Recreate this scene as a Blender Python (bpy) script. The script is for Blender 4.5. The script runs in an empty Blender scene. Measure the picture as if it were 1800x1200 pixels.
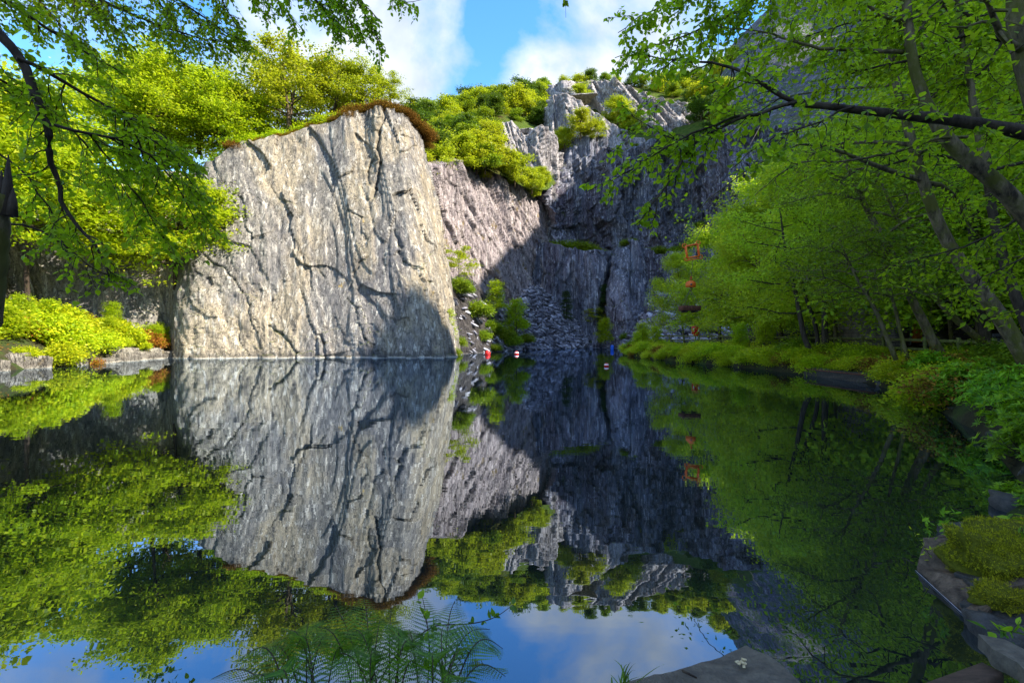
import bpy, math, random
import numpy as np
from mathutils import Vector

# ------------------------------------------------------------------ camera, world, sun, exposure
scene = bpy.context.scene
COL = scene.collection
FP = 850.0           # focal length in pixels of the 1800 px photograph (17 mm)
HZ = 597.0           # horizon row
CH = 1.6             # eye height above the water

cam_d = bpy.data.cameras.new('camera')
cam_d.lens = 17.0; cam_d.sensor_width = 36.0
cam_d.shift_y = (HZ - 600.0) / 1800.0
cam_d.clip_start = 0.05; cam_d.clip_end = 4000
cam = bpy.data.objects.new('camera', cam_d); COL.objects.link(cam)
cam.location = (0, 0, CH); cam.rotation_euler = (math.radians(90), 0, 0)
scene.camera = cam

SUN_DIR = Vector((0.70, -0.27, 0.66)).normalized()      # towards the sun
SUN_EL = math.asin(SUN_DIR.z)
SUN_AZ = math.atan2(SUN_DIR.x, SUN_DIR.y)

scene.view_settings.view_transform = 'Standard'
scene.view_settings.look = 'None'
scene.view_settings.gamma = 1.0
scene.view_settings.exposure = 1.38

world = bpy.data.worlds.new('World'); scene.world = world
world.use_nodes = True
wt = world.node_tree; wt.nodes.clear()
def wn(t, **k):
    n = wt.nodes.new(t)
    for a, b in k.items(): setattr(n, a, b)
    return n
w_out = wn('ShaderNodeOutputWorld'); w_bg = wn('ShaderNodeBackground')
w_bg.inputs['Strength'].default_value = 0.15
w_sky = wn('ShaderNodeTexSky', sky_type='NISHITA', sun_disc=False)
w_sky.sun_elevation = SUN_EL; w_sky.sun_rotation = SUN_AZ
w_sky.altitude = 100; w_sky.air_density = 1.0; w_sky.dust_density = 0.3; w_sky.ozone_density = 2.2
w_tc = wn('ShaderNodeTexCoord')
w_map = wn('ShaderNodeMapping'); w_map.inputs['Location'].default_value = (0.35, 0.2, 0.42)
w_map.inputs['Scale'].default_value = (1.0, 1.0, 1.25)
w_n = wn('ShaderNodeTexNoise'); w_n.inputs['Scale'].default_value = 4.6
w_n.inputs['Detail'].default_value = 9; w_n.inputs['Roughness'].default_value = 0.58
w_n.inputs['Distortion'].default_value = 0.25
w_r = wn('ShaderNodeValToRGB')
w_r.color_ramp.elements[0].position = 0.42; w_r.color_ramp.elements[0].color = (0, 0, 0, 1)
w_r.color_ramp.elements[1].position = 0.68; w_r.color_ramp.elements[1].color = (1, 1, 1, 1)
w_hs = wn('ShaderNodeHueSaturation'); w_hs.inputs['Saturation'].default_value = 1.28; w_hs.inputs['Value'].default_value = 1.25
w_mix = wn('ShaderNodeMix', data_type='RGBA')
w_cn = wn('ShaderNodeTexNoise'); w_cn.inputs['Scale'].default_value = 7; w_cn.inputs['Detail'].default_value = 6
w_cr = wn('ShaderNodeValToRGB'); w_cr.color_ramp.elements[0].position = .36; w_cr.color_ramp.elements[0].color = (.62, .70, .82, 1)
w_cr.color_ramp.elements[1].position = .60; w_cr.color_ramp.elements[1].color = (.96, .98, 1, 1)
w_cm = wn('ShaderNodeMix', data_type='RGBA', blend_type='MULTIPLY'); w_cm.inputs[0].default_value = 1; w_cm.inputs[7].default_value = (3.1, 3.2, 3.35, 1)
wt.links.new(w_tc.outputs['Generated'], w_cn.inputs['Vector']); wt.links.new(w_cn.outputs['Fac'], w_cr.inputs[0]); wt.links.new(w_cr.outputs[0], w_cm.inputs[6]); wt.links.new(w_cm.outputs[2], w_mix.inputs[7])
L = wt.links.new
def wm(op, x, y=0.0):
    m = wn('ShaderNodeMath', operation=op)
    for i, v in enumerate((x, y)):
        if hasattr(v, 'links'): L(v, m.inputs[i])
        else: m.inputs[i].default_value = v
    return m.outputs[0]
w_sep = wn('ShaderNodeSeparateXYZ'); L(w_tc.outputs['Generated'], w_sep.inputs[0])
w_az = wm('DIVIDE', w_sep.outputs['X'], wm('ADD', wm('ABSOLUTE', w_sep.outputs['Y']), .05))
# a clear lane between two cloud banks (a little left of north), more cloud on either side of it
w_w = wn('ShaderNodeTexNoise'); w_w.inputs['Scale'].default_value = 3.5; L(w_tc.outputs['Generated'], w_w.inputs['Vector'])
w_az2 = wm('ADD', w_az, wm('MULTIPLY', wm('SUBTRACT', w_w.outputs['Fac'], .5), .22))
def gauss(c, w, k): return wm('MULTIPLY', wm('EXPONENT', wm('MULTIPLY', wm('POWER', wm('ABSOLUTE', wm('DIVIDE', wm('SUBTRACT', w_az2, c), w)), 2.0), -1.0)), k)
w_cov = wm('ADD', wm('ADD', gauss(-.03, .055, -.17), gauss(-.21, .12, .13)), wm('ADD', gauss(.17, .13, .12), gauss(-.62, .2, -.06)))
L(w_tc.outputs['Generated'], w_map.inputs[0]); L(w_map.outputs[0], w_n.inputs['Vector'])
L(wm('ADD', w_n.outputs['Fac'], w_cov), w_r.inputs[0]); L(w_sky.outputs[0], w_hs.inputs['Color'])
L(w_r.outputs[0], w_mix.inputs[0]); L(w_hs.outputs[0], w_mix.inputs[6])
L(w_mix.outputs[2], w_bg.inputs[0]); L(w_bg.outputs[0], w_out.inputs[0])

sun_d = bpy.data.lights.new('sun', 'SUN'); sun_d.energy = 4.7; sun_d.angle = math.radians(0.5)
sun_d.color = (1.0, 0.93, 0.80)
sun = bpy.data.objects.new('sun', sun_d); COL.objects.link(sun)
sun.rotation_euler = (-SUN_DIR).to_track_quat('-Z', 'Y').to_euler()

# ------------------------------------------------------------------ helpers
def px(ix, iy, d):
    return ((ix - 900.0) / FP * d, d, CH + (HZ - iy) / FP * d)

def _hash(ix, iy, iz):
    n = (ix.astype(np.int64) * 73856093) ^ (iy.astype(np.int64) * 19349663) ^ (iz.astype(np.int64) * 83492791)
    n = (n ^ (n >> 13)) * 1274126177
    n = n & 0x7fffffff
    n = (n ^ (n >> 16)) * 668265263
    return ((n & 0xffffff) / float(0xffffff)) * 2 - 1

def vnoise(x, y, z):
    x = np.asarray(x, float); y = np.asarray(y, float) + 0 * x; z = np.asarray(z, float) + 0 * x
    x0 = np.floor(x); y0 = np.floor(y); z0 = np.floor(z)
    fx = x - x0; fy = y - y0; fz = z - z0
    fx = fx * fx * fx * (fx * (fx * 6 - 15) + 10); fy = fy * fy * fy * (fy * (fy * 6 - 15) + 10); fz = fz * fz * (3 - 2 * fz)
    r = 0
    for a in (0, 1):
        for b in (0, 1):
            for c in (0, 1):
                w = (fx if a else 1 - fx) * (fy if b else 1 - fy) * (fz if c else 1 - fz)
                r = r + w * _hash(x0 + a, y0 + b, z0 + c)
    return r

def fbm(x, y, z, o=4, g=0.5):
    r = 0; a = 1.0; s = 0
    for i in range(o):
        r = r + a * vnoise(x * 2.03 ** i + 17.3 * i, y * 2.03 ** i + 5.1 * i, z * 1.7 ** i + i * 3.7)
        s += a; a *= g
    return r / s * 1.5

def cells(u, v, seed):
    """nearest jittered cell: three random numbers of the cell and the offset inside it"""
    iu, iv = np.floor(u), np.floor(v); best = np.full(u.shape, 1e9); out = [0 * u for _ in range(5)]
    for a in (-1, 0, 1):
        for b in (-1, 0, 1):
            cu, cv = iu + a, iv + b; z = 0 * u + seed
            pu = cu + .5 + .45 * _hash(cu, cv, z); pv = cv + .5 + .45 * _hash(cu, cv, z + 101)
            dd = (u - pu) ** 2 + (v - pv) ** 2; m = dd < best; best = np.where(m, dd, best)
            for k, val in enumerate((_hash(cu, cv, z + 7), _hash(cu, cv, z + 13), _hash(cu, cv, z + 29), u - pu, v - pv)): out[k] = np.where(m, val, out[k])
    return out

def mesh_np(name, V, F, mats, smooth=False, parent=None, mi=None):
    """V (n,3); F list of (k,m) index arrays."""
    if not isinstance(F, (list, tuple)): F = [F]
    F = [np.asarray(f, dtype=np.int32) for f in F if len(f)]
    V = np.asarray(V, dtype=np.float32)
    me = bpy.data.meshes.new(name)
    me.vertices.add(len(V)); me.vertices.foreach_set('co', V.ravel())
    nl = sum(f.size for f in F); nf = sum(len(f) for f in F)
    me.loops.add(nl); me.polygons.add(nf)
    me.loops.foreach_set('vertex_index', np.concatenate([f.ravel() for f in F]))
    tot = np.concatenate([np.full(len(f), f.shape[1]) for f in F])
    st = np.concatenate([[0], np.cumsum(tot)[:-1]]).astype(np.int32)
    me.polygons.foreach_set('loop_start', st)
    if mi is not None: me.polygons.foreach_set('material_index', np.asarray(mi, dtype=np.int32))
    if smooth: me.polygons.foreach_set('use_smooth', np.ones(nf, dtype=bool))
    for m in (mats if isinstance(mats, (list, tuple)) else [mats]): me.materials.append(m)
    me.update(calc_edges=True)
    o = bpy.data.objects.new(name, me); COL.objects.link(o)
    if parent is not None: o.parent = parent
    return o

def grid_faces(nu, nv, off=0):
    i = np.arange(nu - 1)[:, None] * nv + np.arange(nv - 1)[None, :]
    i = i.ravel() + off
    return np.stack([i, i + nv, i + nv + 1, i + 1], 1)

def tag(o, label=None, cat=None, group=None, kind=None):
    if label: o['label'] = label
    if cat: o['category'] = cat
    if group: o['group'] = group
    if kind: o['kind'] = kind
    return o

def empty(name, loc=(0, 0, 0), rz=0):
    o = bpy.data.objects.new(name, None); COL.objects.link(o)
    o.location = loc; o.rotation_euler = (0, 0, rz); o.empty_display_size = 0.2
    return o

def copy_tree(o, parent=None):
    c = o.copy(); COL.objects.link(c)
    if parent is not None: c.parent = parent
    for ch in list(o.children): copy_tree(ch, c)
    return c

class MB:
    """collects tubes, boxes and loose faces into one mesh"""
    def __init__(s): s.V = []; s.F = {}; s.n = 0
    def add(s, V, F):
        V = np.asarray(V, float).reshape(-1, 3); s.V.append(V)
        for f in F:
            s.F.setdefault(len(f), []).append([i + s.n for i in f])
        s.n += len(V)
    def addnp(s, V, F):
        s.V.append(np.asarray(V, float)); s.F.setdefault(F.shape[1], []).extend((F + s.n).tolist()); s.n += len(V)
    def tube(s, P, R, k=6, cap=True):
        P = np.asarray(P, float); n = len(P)
        R = np.full(n, R) if np.isscalar(R) else np.asarray(R, float)
        T = np.gradient(P, axis=0); T /= (np.linalg.norm(T, axis=1, keepdims=True) + 1e-9)
        ref = np.array([0, 0, 1.0]) if abs(T[0][2]) < 0.9 else np.array([1.0, 0, 0])
        A = np.cross(T, ref); A /= (np.linalg.norm(A, axis=1, keepdims=True) + 1e-9); B = np.cross(T, A)
        an = np.arange(k) / k * 2 * math.pi
        V = P[:, None, :] + R[:, None, None] * (np.cos(an)[None, :, None] * A[:, None, :] + np.sin(an)[None, :, None] * B[:, None, :])
        V = V.reshape(-1, 3)
        i = np.arange(n - 1)[:, None] * k; j = np.arange(k)[None, :]; j2 = (j + 1) % k
        F = np.stack([(i + j).ravel(), (i + j2).ravel(), (i + k + j2).ravel(), (i + k + j).ravel()], 1)
        s.addnp(V, F)
        if cap: s.add(np.zeros((0, 3)), []); s.F.setdefault(k, []).append([s.n - len(V) + q for q in range(k)][::-1]); s.F[k].append([s.n - k + q for q in range(k)])
    def box(s, c, sz, rot=None, bev=0.0):
        hx, hy, hz = sz[0] / 2, sz[1] / 2, sz[2] / 2
        if bev <= 0:
            V = np.array([[x, y, z] for x in (-hx, hx) for y in (-hy, hy) for z in (-hz, hz)])
            F = [(0, 1, 3, 2), (4, 6, 7, 5), (0, 4, 5, 1), (2, 3, 7, 6), (0, 2, 6, 4), (1, 5, 7, 3)]
        else:
            b = min(bev, hx * .9, hy * .9, hz * .9); V = []; 
            rings = [(-hz, b), (-hz + b, 0), (hz - b, 0), (hz, b)]
            for z, q in rings:
                V += [(-hx + b, -hy + q, z), (hx - b, -hy + q, z), (hx - q, -hy + b, z), (hx - q, hy - b, z), (hx - b, hy - q, z), (-hx + b, hy - q, z), (-hx + q, hy - b, z), (-hx + q, -hy + b, z)]
            V = np.array(V); F = [tuple(range(7, -1, -1)), tuple(range(24, 32))]
            for r in range(3):
                for q in range(8): F.append((r * 8 + q, r * 8 + (q + 1) % 8, r * 8 + 8 + (q + 1) % 8, r * 8 + 8 + q))
        if rot is not None: V = V @ np.asarray(rot, float).T
        s.add(V + np.asarray(c, float), F)
    def build(s, name, mats, parent=None, smooth=False):
        return mesh_np(name, np.concatenate(s.V), [np.array(f) for f in s.F.values()], mats, smooth, parent)

def rotm(ax, ay, az):
    cx, sx, cy, sy, cz, sz = math.cos(ax), math.sin(ax), math.cos(ay), math.sin(ay), math.cos(az), math.sin(az)
    return np.array([[cz, -sz, 0], [sz, cz, 0], [0, 0, 1]]) @ np.array([[cy, 0, sy], [0, 1, 0], [-sy, 0, cy]]) @ np.array([[1, 0, 0], [0, cx, -sx], [0, sx, cx]])

# ------------------------------------------------------------------ materials
class NT:
    def __init__(s, name):
        s.m = bpy.data.materials.new(name); s.m.use_nodes = True; s.t = s.m.node_tree; s.t.nodes.clear()
        s.out = s.n('ShaderNodeOutputMaterial')
    def n(s, t, ins=None, **k):
        nd = s.t.nodes.new(t)
        for a, b in k.items(): setattr(nd, a, b)
        for a, b in (ins or {}).items():
            if hasattr(b, 'links'): s.t.links.new(b, nd.inputs[a])
            else: nd.inputs[a].default_value = b
        return nd
    def l(s, a, b): s.t.links.new(a, b)
    def coord(s, scale=(1, 1, 1), rot=(0, 0, 0), loc=(0, 0, 0), vec=None):
        if vec is None: vec = s.n('ShaderNodeNewGeometry').outputs['Position']
        return s.n('ShaderNodeMapping', {'Vector': vec, 'Scale': scale, 'Rotation': rot, 'Location': loc}).outputs[0]
    def noise(s, vec, scale=1, det=6, rough=.55, dist=0):
        return s.n('ShaderNodeTexNoise', {'Vector': vec, 'Scale': scale, 'Detail': det, 'Roughness': rough, 'Distortion': dist}).outputs['Fac']
    def ramp(s, fac, stops, interp='LINEAR'):
        r = s.n('ShaderNodeValToRGB', {'Fac': fac}); cr = r.color_ramp; cr.interpolation = interp
        while len(cr.elements) > 1: cr.elements.remove(cr.elements[-1])
        for i, (p, c) in enumerate(stops):
            e = cr.elements[0] if i == 0 else cr.elements.new(p)
            e.position = p
            e.color = (c, c, c, 1) if np.isscalar(c) else (*c, 1)
        return r.outputs[0]
    def mix(s, f, a, b, bt='MIX'):
        m = s.n('ShaderNodeMix', data_type='RGBA', blend_type=bt)
        for i, v in ((0, f), (6, a), (7, b)):
            if hasattr(v, 'links'): s.l(v, m.inputs[i])
            else: m.inputs[i].default_value = v if i == 0 else (*v, 1)
        return m.outputs[2]
    def math(s, op, a, b=0.0, c=0.0):
        m = s.n('ShaderNodeMath', operation=op)
        for i, v in enumerate((a, b, c)):
            if hasattr(v, 'links'): s.l(v, m.inputs[i])
            else: m.inputs[i].default_value = v
        return m.outputs[0]
    def bump(s, h, st=.5, dist=.1):
        return s.n('ShaderNodeBump', {'Height': h, 'Strength': st, 'Distance': dist}).outputs[0]
    def pbr(s, col, rough=.8, normal=None, spec=.3, metal=0):
        b = s.n('ShaderNodeBsdfPrincipled', {'Base Color': col if hasattr(col, 'links') else (*col, 1), 'Roughness': rough, 'Metallic': metal})
        b.inputs['Specular IOR Level'].default_value = spec
        if normal is not None: s.l(normal, b.inputs['Normal'])
        return b.outputs[0]
    def done(s, sh): s.l(sh, s.out.inputs[0]); return s.m

def rock_mat(name, cols, streak=(1.0, 1.0, 0.11), rot=(0, 0, 0), lichen=None, lich_amt=.62, veg=True, tint2=None, sc=1.0, tint3=None, bst=1.0):
    """cols: dark, mid, light, pale streak"""
    t = NT(name)
    v = t.coord(streak, rot)
    vi = t.coord((1, 1, 1))
    big = t.noise(t.coord((.07, .07, .045), rot), 1, 4, .5)
    n1 = t.noise(v, .55 * sc, 9, .62, .6)
    n2 = t.noise(v, 2.6 * sc, 8, .65, .3)
    n3 = t.noise(vi, 5 * sc, 6, .7)
    c = t.ramp(n1, [(.30, cols[0]), (.44, cols[1]), (.56, cols[2]), (.72, cols[3])])
    c2 = t.ramp(n2, [(.34, cols[0]), (.5, cols[1]), (.68, cols[2])])
    c = t.mix(.5, c, c2)
    if tint2 is not None:
        c = t.mix(t.ramp(big, [(.42, 0.0), (.56, 1.0)]), c, t.mix(.6, c, tint2, 'MIX'))
    if tint3 is not None:
        b3 = t.noise(t.coord((.16, .16, .05), rot, (31, 7, 3)), 1, 5, .6)
        c = t.mix(t.ramp(b3, [(.50, 0.0), (.60, .75)]), c, t.mix(.75, c, tint3))
    c = t.mix(t.ramp(n3, [(.25, .55), (.5, 0.0)]), c, cols[0])
    # thin drips and stains running down the face
    st = t.noise(t.coord((1.6, 1.6, .045), rot), 1.7 * sc, 5, .7)
    c = t.mix(t.ramp(st, [(.53, 0.0), (.64, .75)]), c, cols[3])
    st2 = t.noise(t.coord((1.6, 1.6, .05), rot, (9, 4, 2)), 1.4 * sc, 5, .7)
    c = t.mix(t.ramp(st2, [(.55, 0.0), (.64, .65)]), c, cols[0])
    fine = t.noise(t.coord((1, 1, .06), rot, (3, 3, 3)), 9 * sc, 6, .75)
    c = t.mix(t.ramp(fine, [(.40, .55), (.52, 0.0)]), c, cols[0])
    jn = t.noise(t.coord((.5, .5, .12), rot, (5, 9, 1)), 1.6 * sc, 5, .62, .8)
    jl = t.ramp(t.math('ABSOLUTE', t.math('SUBTRACT', jn, .5)), [(0.0, 1.0), (.012, 0.0)])
    jn2 = t.noise(t.coord((.4, .4, .3), (rot[0], rot[1] + .7, rot[2]), (2, 7, 8)), 1.1 * sc, 5, .6, .5)
    jl2 = t.ramp(t.math('ABSOLUTE', t.math('SUBTRACT', jn2, .5)), [(0.0, 1.0), (.007, 0.0)])
    jj = t.math('MAXIMUM', jl, jl2)
    c = t.mix(t.math('MULTIPLY', jj, .8), c, tuple(q_ * .5 for q_ in cols[0]))
    if lichen is not None:
        ln = t.noise(t.coord((.55, .55, .35)), 1.0, 8, .68)
        c = t.mix(t.ramp(ln, [(lich_amt, 0.0), (lich_amt + .07, .8)]), c, lichen)
    if veg:
        g = t.n('ShaderNodeNewGeometry')
        sep = t.n('ShaderNodeSeparateXYZ', {0: g.outputs['True Normal']})
        up = t.ramp(sep.outputs['Z'], [(.72, 0.0), (.86, 1.0)])
        vn = t.noise(vi, 1.3, 6, .7)
        vc = t.ramp(vn, [(.35, (.045, .06, .012)), (.5, (.09, .115, .015)), (.62, (.13, .075, .02))])
        c = t.mix(up, c, vc)
    # bump: vertical cleavage + grain + blocky facets
    vor = t.n('ShaderNodeTexVoronoi', {'Vector': t.coord((.55, .55, .13), rot), 'Scale': 1.5 * sc}, feature='F1')
    h = t.math('ADD', t.math('MULTIPLY', n1, 1.2), t.math('MULTIPLY', n2, .6))
    h = t.math('ADD', h, t.math('MULTIPLY', n3, .16))
    h = t.math('ADD', h, t.math('ADD', t.math('MULTIPLY', vor.outputs['Distance'], .5), t.math('MULTIPLY', fine, .35)))
    h = t.math('SUBTRACT', h, t.math('MULTIPLY', jj, .35))
    zz = t.n('ShaderNodeSeparateXYZ', {0: t.n('ShaderNodeNewGeometry').outputs['Position']}).outputs['Z']
    zn = t.math('ADD', zz, t.math('MULTIPLY', t.math('SUBTRACT', n3, .5), .5))
    c = t.mix(t.ramp(zn, [(.10, 0.0), (.16, .6), (.42, .35), (.70, 0.0)]), c, tuple(q_ * .8 for q_ in cols[0]))   # damp tide band
    c = t.mix(t.ramp(zz, [(.05, .4), (.08, 0.0)]), c, cols[3])                                                      # pale line at the waterline
    return t.done(t.pbr(c, .82, t.bump(h, bst, .42), .25))

def leaf_mat(name, c1, c2, c3, trans=.45, tcol=(.25, .42, .02), rough=.5, spec=.25):
    t = NT(name)
    g = t.n('ShaderNodeNewGeometry')
    r = g.outputs['Random Per Island']
    c = t.ramp(r, [(0, c1), (.45, c2), (.8, c3), (1, c3)])
    oi = t.n('ShaderNodeObjectInfo')
    hs = t.n('ShaderNodeHueSaturation', {'Color': c, 'Hue': t.math('ADD', t.math('MULTIPLY', oi.outputs['Random'], .03), .485), 'Value': t.math('ADD', t.math('MULTIPLY', oi.outputs['Random'], .3), .85)})
    p = t.pbr(hs.outputs[0], rough, None, spec)
    tr = t.n('ShaderNodeBsdfTranslucent', {'Color': t.mix(.5, hs.outputs[0], tcol)})
    m = t.n('ShaderNodeMixShader', {0: trans, 1: p, 2: tr.outputs[0]})
    return t.done(m.outputs[0])

def plain_mat(name, c1, c2, scale=4, rough=.8, bump=.3, bd=.02, spec=.3, stretch=(1, 1, 1), metal=0, obj=False):
    t = NT(name)
    vec = t.n('ShaderNodeTexCoord').outputs['Object'] if obj else None
    n = t.noise(t.coord(stretch, vec=vec), scale, 7, .65)
    n2 = t.noise(t.coord(stretch, loc=(3, 1, 7), vec=vec), scale * 4.3, 5, .7)
    c = t.mix(t.ramp(n, [(.35, 0.0), (.65, 1.0)]), c1, c2)
    c = t.mix(t.ramp(n2, [(.3, .5), (.55, 0.0)]), c, tuple(x * .55 for x in c1))
    return t.done(t.pbr(c, rough, t.bump(t.math('ADD', n, t.math('MULTIPLY', n2, .4)), bump, bd), spec, metal))

M = {}
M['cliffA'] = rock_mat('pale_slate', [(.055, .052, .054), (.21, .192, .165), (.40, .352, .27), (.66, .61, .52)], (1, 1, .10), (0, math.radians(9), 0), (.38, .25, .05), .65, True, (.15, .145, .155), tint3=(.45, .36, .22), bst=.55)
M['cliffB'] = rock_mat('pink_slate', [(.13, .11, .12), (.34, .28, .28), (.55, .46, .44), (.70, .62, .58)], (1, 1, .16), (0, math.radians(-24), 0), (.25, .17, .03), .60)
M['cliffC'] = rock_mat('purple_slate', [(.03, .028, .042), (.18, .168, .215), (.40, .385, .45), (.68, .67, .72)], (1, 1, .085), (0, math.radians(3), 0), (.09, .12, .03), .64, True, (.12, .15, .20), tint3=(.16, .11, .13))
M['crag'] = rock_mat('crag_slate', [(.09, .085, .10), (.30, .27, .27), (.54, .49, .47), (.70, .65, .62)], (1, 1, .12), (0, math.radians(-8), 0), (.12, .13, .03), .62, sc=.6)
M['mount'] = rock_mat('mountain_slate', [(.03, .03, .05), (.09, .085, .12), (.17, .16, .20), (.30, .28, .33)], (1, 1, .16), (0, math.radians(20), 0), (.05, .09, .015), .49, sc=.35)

# bank soil, forest floor and moss
t = NT('bank_soil')
a = t.noise(t.coord(), .8, 8, .65); b = t.noise(t.coord(), 6, 6, .7)
c = t.ramp(a, [(.3, (.025, .022, .014)), (.48, (.05, .045, .022)), (.6, (.045, .07, .015)), (.75, (.09, .075, .045))])
c = t.mix(t.ramp(b, [(.35, .6), (.55, 0.0)]), c, (.02, .018, .012))
M['soil'] = t.done(t.pbr(c, .95, t.bump(b, .8, .12), .1))
t = NT('hill_turf')
a = t.noise(t.coord(), .12, 8, .7); b = t.noise(t.coord(), 1.2, 8, .7)
c = t.ramp(b, [(.3, (.02, .04, .006)), (.5, (.06, .10, .012)), (.7, (.11, .10, .02))])
c = t.mix(t.ramp(a, [(.5, 0.0), (.62, .7)]), c, (.10, .065, .03))
M['turf'] = t.done(t.pbr(c, .95, t.bump(b, .9, .6), .1))

# still water: a dark body under a strong mirror that weakens as one looks down
t = NT('still_water')
lw = t.n('ShaderNodeLayerWeight', {'Blend': .5})
rip = t.noise(t.coord((1, 1, 1)), .9, 3, .5)
rip2 = t.noise(t.coord((1.0, 2.6, 1)), 2.2, 2, .5)
nb = t.bump(t.math('ADD', rip, t.math('MULTIPLY', rip2, .25)), .03, .06)
fac = t.ramp(lw.outputs['Facing'], [(.35, .24), (.62, .40), (.80, .62), (.97, .82)])
gl = t.n('ShaderNodeBsdfGlossy', {'Color': (.72, .84, 1.0, 1), 'Roughness': .004, 'Normal': nb})
df = t.n('ShaderNodeBsdfDiffuse', {'Color': (.010, .014, .012, 1)})
M['water'] = t.done(t.n('ShaderNodeMixShader', {0: fac, 1: df.outputs[0], 2: gl.outputs[0]}).outputs[0])

# ------------------------------------------------------------------ ground and water
WPOLY = np.array([(1.6, 2.05), (2.45, 2.35), (2.58, 2.66), (2.86, 3.5), (4.2, 4.3), (5.6, 5.4), (7.9, 8.2), (11.0, 13.2), (13.0, 17.5), (13.6, 22.3), (13.2, 28),
                  (11.9, 34), (11.6, 44), (12.0, 53), (14.2, 56), (18, 62), (20, 75), (24, 92), (22, 112), (10, 118), (-6, 100), (-10, 70), (-14, 52), (-28, 50),
                  (-30.2, 43), (-29.8, 40), (-28.6, 35), (-27.5, 31), (-26.8, 27), (-26, 24), (-20, 17), (-9.5, 8.2), (-4.6, 3.7), (-3.0, 2.2), (-1.2, 1.95), (.4, 1.9)])

def poly_dist(X, Y, P):
    """signed distance: positive outside"""
    X = np.asarray(X, float); Y = np.asarray(Y, float)
    dm = np.full(X.shape, 1e9); ins = np.zeros(X.shape, bool)
    n = len(P)
    for i in range(n):
        ax, ay = P[i]; bx, by = P[(i + 1) % n]
        ex, ey = bx - ax, by - ay
        tt = np.clip(((X - ax) * ex + (Y - ay) * ey) / (ex * ex + ey * ey), 0, 1)
        dm = np.minimum(dm, np.hypot(X - ax - tt * ex, Y - ay - tt * ey))
        cnd = ((ay > Y) != (by > Y)) & (X < (bx - ax) * (Y - ay) / (by - ay + 1e-12) + ax)
        ins ^= cnd
    return np.where(ins, -dm, dm)

def ground_z(X, Y):
    X = np.asarray(X, float); Y = np.asarray(Y, float)
    s = poly_dist(X, Y, WPOLY)
    near = np.clip(1 - np.hypot(X, Y) / 9.0, 0, 1)
    step = (.62 - .45 * np.clip(near * 2, 0, 1))
    z = np.where(s < 0, -1.6 * np.clip(-s / 1.2, 0, 1) - .1, step * np.clip(s / .35, 0, 1) - .1)
    so = np.clip(s, 0, None)
    left = (X < -12) & (Y > 5)
    z = z + np.where(left, 3.0 * (1 - np.exp(-so / 4.0)) + .05 * so, np.clip(.014 * Y - .1, 0, .8) * (1 - np.exp(-so / 3.0)) + .045 * np.clip(so - 8, 0, None))
    z = z + np.where(s > 0, .22 * fbm(X / 3.1, Y / 3.1, 1.7, 3) * np.clip(so / 2, 0, 1), 0)
    z = z + np.where((X > 20) & (Y < 90), np.clip(X - 26, 0, None) * .16, 0)
    return z

ax = np.concatenate([np.array([-900, -500, -250, -140, -90, -65]), np.arange(-52, -10, 1.0), np.arange(-10, 14, .3), np.arange(14, 45, .8), np.array([50, 60, 75, 100, 150, 260, 500, 900])])
ay = np.concatenate([np.array([-600, -200, -80, -40, -20, -12]), np.arange(-8, 8, .3), np.arange(8, 62, .8), np.arange(62, 125, 2.5), np.array([140, 180, 260, 400, 900, 1500])])
GX, GY = np.meshgrid(ax, ay, indexing='ij')
GZ = ground_z(GX, GY)
V = np.stack([GX, GY, GZ], -1).reshape(-1, 3)
g = mesh_np('ground', V, grid_faces(len(ax), len(ay)), M['soil'], True); tag(g, kind='structure')
wv = []
xs = np.array([-34, 0, 30.0]); 
w = mesh_np('water', [(-34, 1.2, 0), (30, 1.2, 0), (30, 122, 0), (-34, 122, 0)], np.array([[0, 1, 2, 3]]), M['water']); tag(w, kind='structure')

# ------------------------------------------------------------------ quarry faces
def smooth_interp(t, tp, v, k=0):
    return np.interp(t, tp, v)

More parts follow.
